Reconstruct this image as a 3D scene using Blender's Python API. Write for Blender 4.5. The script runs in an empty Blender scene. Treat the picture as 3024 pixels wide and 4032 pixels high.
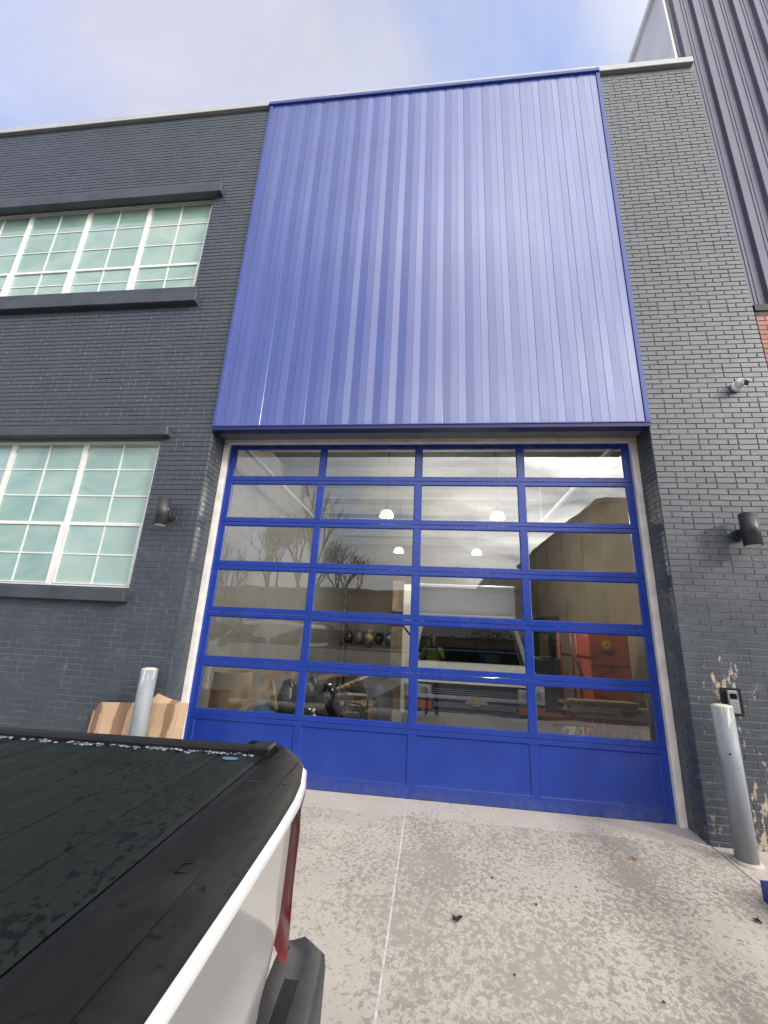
import bpy, math, random
from mathutils import Vector, Matrix
random.seed(7)
R = math.radians
sc = bpy.context.scene
col = sc.collection

# ---------------------------------------------------------------- camera
CAM = Vector((2.864, -5.330, 1.631))
YAW, PITCH, ROLL, FPX = -0.12283, 0.28608, 0.04966, 1645.75
cy, sy, cp, sp, cr, sr = math.cos(YAW), math.sin(YAW), math.cos(PITCH), math.sin(PITCH), math.cos(ROLL), math.sin(ROLL)
FW = Vector((sy * cp, cy * cp, sp)); rt0 = Vector((cy, -sy, 0)); up0 = rt0.cross(FW)
RT = rt0 * cr + up0 * sr; UP = up0 * cr - rt0 * sr
cd = bpy.data.cameras.new('camera'); cam = bpy.data.objects.new('camera', cd); col.objects.link(cam)
cam.matrix_world = Matrix(((RT.x, UP.x, -FW.x, CAM.x), (RT.y, UP.y, -FW.y, CAM.y), (RT.z, UP.z, -FW.z, CAM.z), (0, 0, 0, 1)))
cd.sensor_fit = 'VERTICAL'; cd.sensor_height = 32.0; cd.lens = FPX / 4032 * 32.0
cd.clip_start = 0.02; cd.clip_end = 2000
sc.camera = cam

def px(p):
    d = Vector(p) - CAM; z = d.dot(FW)
    return 1512 + FPX * d.dot(RT) / z, 2016 - FPX * d.dot(UP) / z

# ---------------------------------------------------------------- world, sun, exposure
SUNV = Vector((0.80, -0.50, 0.45)).normalized()
SUN_EL = math.asin(SUNV.z); SUN_ROT = math.atan2(SUNV.x, SUNV.y)
w = bpy.data.worlds.new('World'); sc.world = w; w.use_nodes = True
nt = w.node_tree; nt.nodes.clear(); N = nt.nodes.new; L = nt.links.new
def math_node(tree, op, a, b=None, c=None, clamp=False):
    n = tree.nodes.new('ShaderNodeMath'); n.operation = op; n.use_clamp = clamp
    for i, v in enumerate((a, b, c)):
        if v is None: continue
        if isinstance(v, (int, float)): n.inputs[i].default_value = v
        else: tree.links.new(v, n.inputs[i])
    return n.outputs[0]
out = N('ShaderNodeOutputWorld'); bg = N('ShaderNodeBackground'); bg.inputs[1].default_value = 0.1
sky = N('ShaderNodeTexSky'); sky.sky_type = 'NISHITA'; sky.sun_disc = False
sky.sun_elevation = SUN_EL; sky.sun_rotation = SUN_ROT
tc = N('ShaderNodeTexCoord')
sep = N('ShaderNodeSeparateXYZ'); L(tc.outputs['Generated'], sep.inputs[0])
zc = math_node(nt, 'ADD', math_node(nt, 'MAXIMUM', sep.outputs[2], 0.0), 0.22)
u = math_node(nt, 'DIVIDE', sep.outputs[0], zc); v = math_node(nt, 'DIVIDE', sep.outputs[1], zc)
cmb = N('ShaderNodeCombineXYZ'); L(u, cmb.inputs[0]); L(v, cmb.inputs[1])
def wnoise(scale, detail, rough, off, dist=0.0, stretch=(1, 1, 1)):
    mp = N('ShaderNodeMapping'); mp.inputs['Location'].default_value = off; mp.inputs['Scale'].default_value = stretch
    L(cmb.outputs[0], mp.inputs[0])
    n = N('ShaderNodeTexNoise'); n.inputs['Scale'].default_value = scale; n.inputs['Detail'].default_value = detail
    n.inputs['Roughness'].default_value = rough; n.inputs['Distortion'].default_value = dist
    L(mp.outputs[0], n.inputs[0]); return n.outputs[0]
def ramp(tree, fac, stops):
    r = tree.nodes.new('ShaderNodeValToRGB'); el = r.color_ramp.elements
    while len(el) < len(stops): el.new(0.5)
    for e, (p, c) in zip(el, stops):
        e.position = p; e.color = (c, c, c, 1) if isinstance(c, (int, float)) else (*c, 1)
    tree.links.new(fac, r.inputs[0]); return r.outputs[0]
cover = ramp(nt, wnoise(1.7, 6, 0.52, (3.1, 1.7, 0), 0.4), [(0.28, 0.0), (0.52, 1.0)])
shade = ramp(nt, wnoise(2.1, 7, 0.55, (0.4, 5.3, 2), 0.5, (1, 1.9, 1)), [(0.30, 0.22), (0.48, 0.58), (0.64, 0.95)])
dt = N('ShaderNodeVectorMath'); dt.operation = 'DOT_PRODUCT'; L(tc.outputs['Generated'], dt.inputs[0])
dt.inputs[1].default_value = tuple(SUNV)
sun01 = math_node(nt, 'MULTIPLY_ADD', dt.outputs['Value'], 0.5, 0.5, True)
sunb = ramp(nt, sun01, [(0.0, 0.134), (0.60, 0.142), (0.72, 0.150), (0.79, 0.50), (0.84, 0.80), (0.93, 1.0)])
sunb.node.color_ramp.interpolation = 'B_SPLINE'
soft = math_node(nt, 'MAXIMUM', math_node(nt, 'ADD', math_node(nt, 'MULTIPLY', sun01, 3.2), -1.95, None, True), 0.25)     # cloud relief shows towards the sun
mixs = N('ShaderNodeMix'); L(soft, mixs.inputs[0]); mixs.inputs[2].default_value = 1.0; L(shade, mixs.inputs[3])
tint = N('ShaderNodeMix'); tint.data_type = 'RGBA'; L(math_node(nt, 'MULTIPLY_ADD', sun01, 3.2, -1.5, True), tint.inputs[0])
tint.inputs[6].default_value = (0.90, 0.93, 1.14, 1); tint.inputs[7].default_value = (1.04, 1.0, 0.95, 1)
br = math_node(nt, 'MULTIPLY', math_node(nt, 'MULTIPLY', mixs.outputs[0], sunb), 50.0)
clv = N('ShaderNodeVectorMath'); clv.operation = 'SCALE'; L(tint.outputs[2], clv.inputs[0]); L(br, clv.inputs['Scale'])
blue = N('ShaderNodeVectorMath'); blue.operation = 'MULTIPLY_ADD'; L(sky.outputs[0], blue.inputs[0])
blue.inputs[1].default_value = (0.7, 0.7, 0.7); blue.inputs[2].default_value = (2.5, 3.4, 6.3)
mx = N('ShaderNodeMix'); mx.data_type = 'RGBA'; L(cover, mx.inputs[0]); L(blue.outputs[0], mx.inputs[6]); L(clv.outputs[0], mx.inputs[7])
L(mx.outputs[2], bg.inputs[0]); L(bg.outputs[0], out.inputs[0])

sd = bpy.data.lights.new('sun', 'SUN'); so = bpy.data.objects.new('sun', sd); col.objects.link(so)
sd.energy = 1.4; sd.angle = R(8.0); sd.color = (1.0, 0.95, 0.88)
so.rotation_euler = SUNV.to_track_quat('Z', 'Y').to_euler(); so.location = (10, -8, 12)
vs = sc.view_settings; vs.view_transform = 'Standard'; vs.look = 'None'; vs.exposure = 0.28; vs.gamma = 1.0; vs.use_curve_mapping = False
sc.cycles.max_bounces = 8; sc.cycles.transparent_max_bounces = 12; sc.cycles.use_denoising = True
sc.cycles.caustics_reflective = False; sc.cycles.caustics_refractive = False

# ---------------------------------------------------------------- materials
def mat(name, base, rough=0.6, metal=0.0, var=0.12, scale=6.0, bump=0.0, bscale=60.0, coat=0.0, spec=0.5, emit=None, estr=0.0):
    m = bpy.data.materials.new(name); m.use_nodes = True; t = m.node_tree
    b = t.nodes['Principled BSDF']
    b.inputs['Roughness'].default_value = rough; b.inputs['Metallic'].default_value = metal
    b.inputs['Specular IOR Level'].default_value = spec; b.inputs['Coat Weight'].default_value = coat
    b.inputs['Coat Roughness'].default_value = 0.08
    tcn = t.nodes.new('ShaderNodeTexCoord'); n = t.nodes.new('ShaderNodeTexNoise')
    n.inputs['Scale'].default_value = scale; n.inputs['Detail'].default_value = 5; t.links.new(tcn.outputs['Object'], n.inputs[0])
    f = ramp(t, n.outputs[0], [(0.3, 1 - var), (0.7, 1 + var)])
    sc_ = t.nodes.new('ShaderNodeVectorMath'); sc_.operation = 'MULTIPLY'; sc_.inputs[0].default_value = base
    t.links.new(f, sc_.inputs[1]); t.links.new(sc_.outputs[0], b.inputs['Base Color'])
    if bump:
        n2 = t.nodes.new('ShaderNodeTexNoise'); n2.inputs['Scale'].default_value = bscale; n2.inputs['Detail'].default_value = 4
        t.links.new(tcn.outputs['Object'], n2.inputs[0])
        bp = t.nodes.new('ShaderNodeBump'); bp.inputs['Strength'].default_value = bump; bp.inputs['Distance'].default_value = 0.004
        t.links.new(n2.outputs[0], bp.inputs['Height']); t.links.new(bp.outputs[0], b.inputs['Normal'])
    if emit:
        b.inputs['Emission Color'].default_value = (*emit, 1); b.inputs['Emission Strength'].default_value = estr
    m['b'] = 1
    return m
def tnoise(t, vec, scale, detail=5, rough=0.55, stretch=None, off=(0, 0, 0), dist=0):
    mp = t.nodes.new('ShaderNodeMapping'); mp.inputs['Location'].default_value = off
    if stretch: mp.inputs['Scale'].default_value = stretch
    t.links.new(vec, mp.inputs[0])
    n = t.nodes.new('ShaderNodeTexNoise'); n.inputs['Scale'].default_value = scale; n.inputs['Detail'].default_value = detail
    n.inputs['Roughness'].default_value = rough; n.inputs['Distortion'].default_value = dist
    t.links.new(mp.outputs[0], n.inputs[0]); return n.outputs[0]
def mixc(t, f, a, b):
    m = t.nodes.new('ShaderNodeMix'); m.data_type = 'RGBA'
    for i, v_ in ((0, f), (6, a), (7, b)):
        if isinstance(v_, (int, float)): m.inputs[i].default_value = v_
        elif isinstance(v_, tuple): m.inputs[i].default_value = (*v_, 1)
        else: t.links.new(v_, m.inputs[i])
    return m.outputs[2]
def mapr(t, v_, a, b, c=0.0, d=1.0):
    m = t.nodes.new('ShaderNodeMapRange'); m.inputs[1].default_value = a; m.inputs[2].default_value = b
    m.inputs[3].default_value = c; m.inputs[4].default_value = d; t.links.new(v_, m.inputs[0]); return m.outputs[0]

def brick_paint(name, base, joint=False):
    m = bpy.data.materials.new(name); m.use_nodes = True; t = m.node_tree; b = t.nodes['Principled BSDF']
    g = t.nodes.new('ShaderNodeNewGeometry'); P = g.outputs['Position']
    s = t.nodes.new('ShaderNodeSeparateXYZ'); t.links.new(P, s.inputs[0]); X, Z = s.outputs[0], s.outputs[2]
    lo = mapr(t, Z, 3.4, 1.6)                                   # lower wall: dusty, repainted
    v1 = ramp(t, tnoise(t, P, 2.2, 5), [(0.3, 0.86), (0.7, 1.14)])
    v2 = ramp(t, tnoise(t, P, 6.0, 3, stretch=(1, 1, 2.6)), [(0.32, 0.90), (0.68, 1.10)])
    c0 = t.nodes.new('ShaderNodeVectorMath'); c0.operation = 'MULTIPLY'; c0.inputs[0].default_value = base; t.links.new(v1, c0.inputs[1])
    c1 = t.nodes.new('ShaderNodeVectorMath'); c1.operation = 'MULTIPLY'; t.links.new(c0.outputs[0], c1.inputs[0]); t.links.new(v2, c1.inputs[1])
    c = c1.outputs[0]
    if joint:
        dusty = math_node(t, 'MULTIPLY', lo, ramp(t, tnoise(t, P, 3.0, 4), [(0.35, 0.25), (0.6, 1.0)]))
        c = mixc(t, dusty, c, (0.115, 0.127, 0.145))
    # pale dust scuffs low on the wall
    sc1 = math_node(t, 'MULTIPLY', ramp(t, tnoise(t, P, 9, 8, 0.7), [(0.58, 0.0), (0.72, 0.55)]), lo)
    c = mixc(t, sc1, c, (0.16, 0.17, 0.18))
    # chipped paint showing buff brick, right wall near the ground and round the keypad
    right = mapr(t, X, 5.3, 5.7)
    n1 = tnoise(t, P, 24, 6, 0.62, stretch=(1, 1, 0.42)); n2 = tnoise(t, P, 3.1, 3, off=(2, 1, 5))
    low = math_node(t, 'MULTIPLY', mapr(t, Z, 0.95, -0.15, 0.0, 0.19), mapr(t, X, 5.45, 6.3, 0.35, 1.25))
    kp = math_node(t, 'MULTIPLY', mapr(t, math_node(t, 'ABSOLUTE', math_node(t, 'SUBTRACT', Z, 1.25)), 0.42, 0.05, 0.0, 0.12),
                   mapr(t, math_node(t, 'ABSOLUTE', math_node(t, 'SUBTRACT', X, 5.86)), 0.36, 0.08))
    base_t = math_node(t, 'ADD', math_node(t, 'ADD', low, kp), math_node(t, 'MULTIPLY_ADD', n2, 0.16, -0.08))
    chip = math_node(t, 'MULTIPLY', math_node(t, 'MULTIPLY', math_node(t, 'ADD', low, kp), 60.0, None, True), ramp(t, math_node(t, 'ADD', n1, base_t), [(0.660, 0.0), (0.685, 1.0)]))
    chip = math_node(t, 'MULTIPLY', chip, right)
    c = mixc(t, chip, c, mixc(t, tnoise(t, P, 25, 3), (0.28, 0.22, 0.16), (0.55, 0.48, 0.38)))
    # scrape on the left wall
    lm = math_node(t, 'MULTIPLY', mapr(t, math_node(t, 'ABSOLUTE', math_node(t, 'SUBTRACT', X, -3.35)), 0.45, 0.1),
                   mapr(t, math_node(t, 'ABSOLUTE', math_node(t, 'SUBTRACT', Z, 1.45)), 0.35, 0.1))
    sc2 = ramp(t, math_node(t, 'ADD', n1, math_node(t, 'MULTIPLY', lm, 0.16)), [(0.66, 0.0), (0.70, 0.8)])
    sc2 = math_node(t, 'MULTIPLY', sc2, math_node(t, 'GREATER_THAN', lm, 0.01))
    c = mixc(t, sc2, c, (0.30, 0.29, 0.26))
    t.links.new(c, b.inputs['Base Color'])
    t.links.new(mapr(t, tnoise(t, P, 5, 4), 0.3, 0.7, 0.34, 0.48), b.inputs['Roughness']); b.inputs['Specular IOR Level'].default_value = 0.8
    bp = t.nodes.new('ShaderNodeBump'); bp.inputs['Strength'].default_value = 0.5; bp.inputs['Distance'].default_value = 0.004
    t.links.new(tnoise(t, P, 70, 5, 0.6), bp.inputs['Height']); t.links.new(bp.outputs[0], b.inputs['Normal'])
    return m

def concrete_mat(name, light, dark, amount=0.5, door_strip=False):
    m = bpy.data.materials.new(name); m.use_nodes = True; t = m.node_tree; b = t.nodes['Principled BSDF']
    g = t.nodes.new('ShaderNodeNewGeometry'); P = g.outputs['Position']
    s = t.nodes.new('ShaderNodeSeparateXYZ'); t.links.new(P, s.inputs[0]); X, Y = s.outputs[0], s.outputs[1]
    rot = t.nodes.new('ShaderNodeMapping'); rot.inputs['Rotation'].default_value = (0, 0, R(12)); t.links.new(P, rot.inputs[0]); Q = rot.outputs[0]
    big = tnoise(t, P, 0.75, 4, 0.5, off=(4, 2, 0)); mid = tnoise(t, P, 3.2, 5, 0.6)
    sp1 = tnoise(t, Q, 30, 5, 0.62, stretch=(1.0, 0.8, 1), dist=0.2)
    sp2 = tnoise(t, Q, 55, 4, 0.6, stretch=(1.0, 0.8, 1), off=(7, 3, 0), dist=0.2)
    # dirty wheel streak running out from the right of the door
    sx = math_node(t, 'ADD', math_node(t, 'SUBTRACT', X, 4.50), math_node(t, 'MULTIPLY_ADD', big, 0.3, -0.15))
    st = mapr(t, math_node(t, 'ABSOLUTE', sx), 0.42, 0.0, 0.0, 0.075)
    sx2 = mapr(t, math_node(t, 'ABSOLUTE', math_node(t, 'SUBTRACT', X, 2.78)), 0.30, 0.0, 0.0, 0.05)
    nearw = mapr(t, Y, -0.40, -0.15, 0.0, -0.06)
    th = math_node(t, 'ADD', math_node(t, 'MULTIPLY_ADD', big, 0.50, -0.25), math_node(t, 'MULTIPLY_ADD', mid, 0.30, -0.15))
    th = math_node(t, 'ADD', math_node(t, 'ADD', th, st), math_node(t, 'ADD', sx2, nearw))
    a = ramp(t, math_node(t, 'ADD', sp1, th), [(0.59 - 0.15 * amount, 0.0), (0.67 - 0.15 * amount, 1.0)])
    bb = ramp(t, math_node(t, 'ADD', sp2, th), [(0.60 - 0.13 * amount, 0.0), (0.67 - 0.13 * amount, 1.0)])
    f = math_node(t, 'MAXIMUM', math_node(t, 'MULTIPLY', a, 0.85), math_node(t, 'MULTIPLY', bb, 0.60))
    base = mixc(t, ramp(t, mid, [(0.3, 0.0), (0.7, 1.0)]), tuple(x * 0.90 for x in light), tuple(min(1, x * 1.06) for x in light))
    c = mixc(t, f, base, mixc(t, mid, dark, tuple(x * 1.25 for x in dark)))
    fine = math_node(t, 'MULTIPLY', ramp(t, tnoise(t, P, 150, 4, 0.7), [(0.3, 0.80), (0.7, 1.0)]), math_node(t, 'MULTIPLY', ramp(t, big, [(0.3, 0.86), (0.7, 1.0)]), math_node(t, 'MULTIPLY_ADD', st, -3.0, 1.08)))
    vm = t.nodes.new('ShaderNodeVectorMath'); vm.operation = 'MULTIPLY'; t.links.new(c, vm.inputs[0]); t.links.new(fine, vm.inputs[1])
    t.links.new(vm.outputs[0], b.inputs['Base Color'])
    t.links.new(mapr(t, f, 0, 1, 0.78, 0.5), b.inputs['Roughness'])
    bp = t.nodes.new('ShaderNodeBump'); bp.inputs['Strength'].default_value = 0.35; bp.inputs['Distance'].default_value = 0.003
    t.links.new(tnoise(t, P, 90, 6, 0.7), bp.inputs['Height']); t.links.new(bp.outputs[0], b.inputs['Normal'])
    return m

def glass_mat(name, tint, refl=2.6, wave=0.0, wscale=2.2, rough=0.0, seed=0):
    m = bpy.data.materials.new(name); m.use_nodes = True; t = m.node_tree; t.nodes.clear()
    o = t.nodes.new('ShaderNodeOutputMaterial'); tr = t.nodes.new('ShaderNodeBsdfTransparent'); tr.inputs[0].default_value = (*tint, 1)
    gl = t.nodes.new('ShaderNodeBsdfGlossy'); gl.inputs['Roughness'].default_value = rough; gl.inputs['Color'].default_value = (0.97, 1.0, 0.99, 1)
    fr = t.nodes.new('ShaderNodeFresnel'); fr.inputs[0].default_value = 1.5
    f = math_node(t, 'MULTIPLY', fr.outputs[0], refl, None, True)
    if wave:
        g = t.nodes.new('ShaderNodeNewGeometry'); n = tnoise(t, g.outputs['Position'], wscale, 2, 0.4, off=(seed, 0, seed))
        bp = t.nodes.new('ShaderNodeBump'); bp.inputs['Strength'].default_value = 1.0; bp.inputs['Distance'].default_value = wave
        t.links.new(n, bp.inputs['Height']); t.links.new(bp.outputs[0], gl.inputs['Normal'])
    mix = t.nodes.new('ShaderNodeMixShader'); t.links.new(f, mix.inputs[0]); t.links.new(tr.outputs[0], mix.inputs[1]); t.links.new(gl.outputs[0], mix.inputs[2])
    t.links.new(mix.outputs[0], o.inputs[0]); return m

M = {}
M['brick'] = brick_paint('painted_brick', (0.044, 0.056, 0.072))
M['mortar'] = brick_paint('painted_mortar', (0.036, 0.042, 0.056), True)
M['stone'] = mat('painted_stone', (0.050, 0.060, 0.074), 0.5, var=0.25, scale=3, bump=0.5, bscale=50)
M['blue'] = mat('blue_door_paint', (0.012, 0.042, 0.29), 0.24, var=0.10, scale=3, spec=0.5)
M['clad'] = mat('blue_metal_paint', (0.056, 0.088, 0.32), 0.22, var=0.08, scale=1.5, spec=1.0, coat=0.35, bump=0.06, bscale=3)
def weather(m, dirt_z, dirt, streak):
    t = m.node_tree; b = t.nodes['Principled BSDF']; src = b.inputs['Base Color'].links[0].from_socket
    g = t.nodes.new('ShaderNodeNewGeometry'); P = g.outputs['Position']; s = t.nodes.new('ShaderNodeSeparateXYZ'); t.links.new(P, s.inputs[0])
    st = ramp(t, tnoise(t, P, 5, 5, 0.6, stretch=(1, 1, 0.06)), [(0.35, 0.0), (0.75, streak)])
    d = math_node(t, 'MULTIPLY', mapr(t, s.outputs[2], dirt_z, -0.09, 0.0, 0.55), ramp(t, tnoise(t, P, 11, 6, 0.65), [(0.38, 0.1), (0.62, 1.0)]))
    t.links.new(mixc(t, math_node(t, 'MAXIMUM', d, st), src, dirt), b.inputs['Base Color'])
    r0 = b.inputs['Roughness'].default_value
    t.links.new(mapr(t, tnoise(t, P, 2.5, 5, 0.6), 0.3, 0.7, r0 * 0.8, r0 * 1.5), b.inputs['Roughness'])
weather(M['blue'], 0.10, (0.10, 0.11, 0.14), 0.03)
M['cladtrim'] = mat('blue_trim_paint', (0.05, 0.08, 0.30), 0.5, var=0.06)
M['cladedge'] = mat('dark_blue_edge', (0.008, 0.014, 0.10), 0.5)
M['soffit'] = mat('soffit_panel', (0.20, 0.20, 0.23), 0.6, var=0.15, scale=4)
M['trim'] = mat('weathered_white_trim', (0.86, 0.81, 0.76), 0.55, var=0.14, scale=7, bump=0.3, bscale=30)
M['frame'] = mat('white_vinyl_frame', (0.78, 0.78, 0.76), 0.35, var=0.06, scale=9)
M['coping'] = mat('grey_metal_coping', (0.46, 0.47, 0.48), 0.4, var=0.10, scale=2)
M['siding'] = mat('purple_grey_siding', (0.105, 0.108, 0.165), 0.34, var=0.10, scale=2, spec=0.4)
M['nwhite'] = mat('white_side_wall', (0.86, 0.85, 0.83), 0.6, var=0.08, scale=1.4)
M['nbrick'] = mat('pink_brick', (0.42, 0.20, 0.16), 0.8, var=0.25, scale=8, bump=0.6)
M['black'] = mat('black_plastic', (0.009, 0.009, 0.010), 0.5, spec=0.3, var=0.3, scale=8, bump=0.3, bscale=180)
M['blackmetal'] = mat('black_powder_coat', (0.035, 0.035, 0.037), 0.38, var=0.15, scale=8)
M['white_plastic'] = mat('white_camera_plastic', (0.90, 0.90, 0.89), 0.35, var=0.02)
M['lens'] = mat('dark_lens', (0.004, 0.005, 0.006), 0.08, spec=0.8)
M['steel'] = mat('galvanised_steel', (0.37, 0.40, 0.43), 0.42, metal=0.25, var=0.16, scale=9, bump=0.35, bscale=40)
M['conc_cap'] = mat('bollard_concrete_fill', (0.62, 0.58, 0.50), 0.85, var=0.25, scale=20, bump=0.6)
M['metal'] = mat('brushed_keypad_metal', (0.42, 0.40, 0.42), 0.35, metal=0.6, var=0.08, scale=30)
M['card'] = mat('corrugated_cardboard', (0.56, 0.37, 0.22), 0.8, var=0.10, scale=4, bump=0.2, bscale=25)
M['carddark'] = mat('cardboard_edge', (0.36, 0.22, 0.13), 0.85, var=0.15, scale=4)
M['truckwhite'] = mat('white_car_paint', (0.70, 0.70, 0.71), 0.28, var=0.03, scale=3, coat=0.8)
M['tyre'] = mat('rubber', (0.02, 0.02, 0.02), 0.75, bump=0.4, bscale=40)
M['rim'] = mat('alloy', (0.5, 0.5, 0.52), 0.3, metal=0.9)
M['red'] = mat('red_lens', (0.62, 0.02, 0.035), 0.14, var=0.15, scale=10, coat=1.0)
M['redbright'] = mat('bright_red_reflector', (0.70, 0.03, 0.05), 0.15, var=0.15, scale=10, coat=1.0)
M['chrome'] = mat('chrome', (0.75, 0.76, 0.78), 0.08, metal=1.0, var=0.02)
M['bumper'] = mat('grey_black_bumper', (0.040, 0.043, 0.045), 0.5, var=0.2, scale=12, bump=0.3, bscale=160)
M['amber'] = mat('amber_lens', (0.80, 0.22, 0.03), 0.2, var=0.2, scale=20, coat=0.6)
M['gold'] = mat('gold_emblem', (0.80, 0.62, 0.26), 0.35, metal=0.2)
M['headlamp'] = mat('headlamp_reflector', (0.75, 0.77, 0.80), 0.25, metal=0.3, var=0.4, scale=25)
M['darkint'] = mat('dark_interior', (0.012, 0.016, 0.014), 0.7)
M['paper'] = mat('paper', (0.75, 0.78, 0.76), 0.8, var=0.05)
M['wood'] = mat('raw_lumber', (0.50, 0.36, 0.20), 0.75, var=0.2, scale=7, bump=0.3)
M['wooddark'] = mat('weathered_lumber', (0.26, 0.21, 0.15), 0.8, var=0.35, scale=5, bump=0.3)
M['redpaint'] = mat('red_orange_paint', (0.50, 0.085, 0.045), 0.55, var=0.25, scale=5)
M['cartred'] = mat('dark_red_cart', (0.22, 0.035, 0.04), 0.55, var=0.3, scale=5)
M['yellow'] = mat('yellow_print', (0.75, 0.50, 0.04), 0.6)
M['bluebag'] = mat('blue_plastic_bag', (0.10, 0.22, 0.38), 0.4, var=0.5, scale=14, bump=1.0, bscale=14)
M['whitebag'] = mat('white_plastic_bag', (0.60, 0.62, 0.64), 0.4, var=0.2, scale=14, bump=1.0, bscale=14)
M['bag'] = mat('black_plastic_bag', (0.014, 0.016, 0.020), 0.22, var=0.5, scale=8, bump=1.0, bscale=11)
M['fibre'] = mat('brown_paper_drum', (0.30, 0.21, 0.13), 0.7, var=0.2, scale=3, bump=0.3)
M['greyplastic'] = mat('grey_bin_plastic', (0.10, 0.11, 0.13), 0.5)
M['block'] = mat('painted_block_wall', (0.26, 0.26, 0.25), 0.8, var=0.08, scale=1.5)
M['inwall'] = mat('beige_inner_wall', (0.17, 0.14, 0.10), 0.85, var=0.2, scale=1.2)
M['ceil'] = mat('dark_ceiling', (0.10, 0.10, 0.10), 0.9, var=0.3, scale=2)
M['infloor'] = mat('garage_concrete', (0.30, 0.29, 0.27), 0.7, var=0.25, scale=3)
M['lampglow'] = mat('lit_lamp_shade', (0.9, 0.85, 0.7), 0.5, emit=(1.0, 0.80, 0.52), estr=1.0)
M['stucco'] = mat('brown_stucco', (0.40, 0.33, 0.25), 0.9, var=0.10, scale=1.2, bump=0.3)
M['pale'] = mat('pale_warehouse_wall', (0.60, 0.61, 0.60), 0.85, var=0.05, scale=0.8)
M['roofedge'] = mat('roof_edge', (0.30, 0.30, 0.29), 0.7)
M['bark'] = mat('bare_bark', (0.09, 0.075, 0.06), 0.9, var=0.3, scale=3)
M['asphalt'] = mat('asphalt', (0.055, 0.055, 0.056), 0.85, var=0.25, scale=2, bump=0.6, bscale=120)
M['sealant'] = mat('pale_joint_sealant', (0.58, 0.57, 0.54), 0.7, var=0.25, scale=30, bump=0.5)
M['joint'] = mat('dirty_joint', (0.10, 0.09, 0.08), 0.9, var=0.3, scale=12)
M['leaf'] = mat('dark_dead_leaf', (0.020, 0.017, 0.015), 0.7, var=0.3, scale=40)
M['leafb'] = mat('brown_dead_leaf', (0.30, 0.17, 0.09), 0.8, var=0.3, scale=40)
M['hivis'] = mat('hi_vis_yellow', (0.24, 0.30, 0.05), 0.7, var=0.1)
M['cloth'] = mat('dark_work_trousers', (0.03, 0.035, 0.05), 0.85, var=0.2)
M['skin'] = mat('skin', (0.48, 0.28, 0.20), 0.5, var=0.06)
M['hair'] = mat('dark_hair', (0.03, 0.02, 0.015), 0.6)
M['print'] = mat('dark_print', (0.02, 0.012, 0.012), 0.6)
M['concA'] = concrete_mat('stained_concrete', (0.575, 0.525, 0.450), (0.270, 0.243, 0.205), 0.55)
M['concB'] = concrete_mat('cleaner_concrete', (0.59, 0.535, 0.465), (0.31, 0.28, 0.24), 0.28)
M['glass'] = glass_mat('door_glass', (0.84, 0.86, 0.84), 4.5, 0.0016, 1.7)
M['windshield'] = glass_mat('windshield_glass', (0.22, 0.30, 0.26), 2.0)
M['cabglass'] = glass_mat('cab_glass', (0.10, 0.12, 0.12), 2.0)

def film_mat():
    m = bpy.data.materials.new('green_frosted_window_film'); m.use_nodes = True; t = m.node_tree; b = t.nodes['Principled BSDF']
    g = t.nodes.new('ShaderNodeNewGeometry'); P = g.outputs['Position']
    oi = t.nodes.new('ShaderNodeObjectInfo'); n_ = tnoise(t, P, 0.9, 4, 0.55, stretch=(1, 1, 1.6), dist=1.0)
    c = mixc(t, math_node(t, 'ADD', ramp(t, n_, [(0.35, 0.0), (0.65, 0.75)]), math_node(t, 'MULTIPLY', oi.outputs['Random'], 0.25)), (0.17, 0.33, 0.265), (0.38, 0.53, 0.45))
    t.links.new(c, b.inputs['Base Color']); b.inputs['Roughness'].default_value = 0.55
    b.inputs['Coat Weight'].default_value = 1.0; b.inputs['Coat Roughness'].default_value = 0.02; b.inputs['Coat IOR'].default_value = 2.3
    bp = t.nodes.new('ShaderNodeBump'); bp.inputs['Strength'].default_value = 1.0; bp.inputs['Distance'].default_value = 0.002
    t.links.new(tnoise(t, P, 1.8, 2, 0.4), bp.inputs['Height']); t.links.new(bp.outputs[0], b.inputs['Coat Normal'])
    return m
M['film'] = film_mat()
def wet_cover():
    m = bpy.data.materials.new('wet_black_cover'); m.use_nodes = True; t = m.node_tree; b = t.nodes['Principled BSDF']
    g = t.nodes.new('ShaderNodeNewGeometry'); P = g.outputs['Position']
    sp_ = ramp(t, math_node(t, 'ADD', tnoise(t, P, 85, 4, 0.6, stretch=(1, 0.6, 1)), math_node(t, 'MULTIPLY_ADD', tnoise(t, P, 7, 3), 0.3, -0.15)), [(0.55, 0.0), (0.60, 1.0)])
    c = mixc(t, sp_, mixc(t, tnoise(t, P, 4, 5), (0.008, 0.011, 0.010), (0.016, 0.020, 0.018)), (0.003, 0.003, 0.0035))
    t.links.new(c, b.inputs['Base Color']); t.links.new(mapr(t, sp_, 0, 1, 0.65, 0.35), b.inputs['Roughness'])
    b.inputs['Specular IOR Level'].default_value = 0.16
    bp = t.nodes.new('ShaderNodeBump'); bp.inputs['Strength'].default_value = 0.6; bp.inputs['Distance'].default_value = 0.002
    t.links.new(tnoise(t, P, 220, 3, 0.6), bp.inputs['Height']); t.links.new(bp.outputs[0], b.inputs['Normal'])
    return m
M['cover'] = wet_cover()
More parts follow.
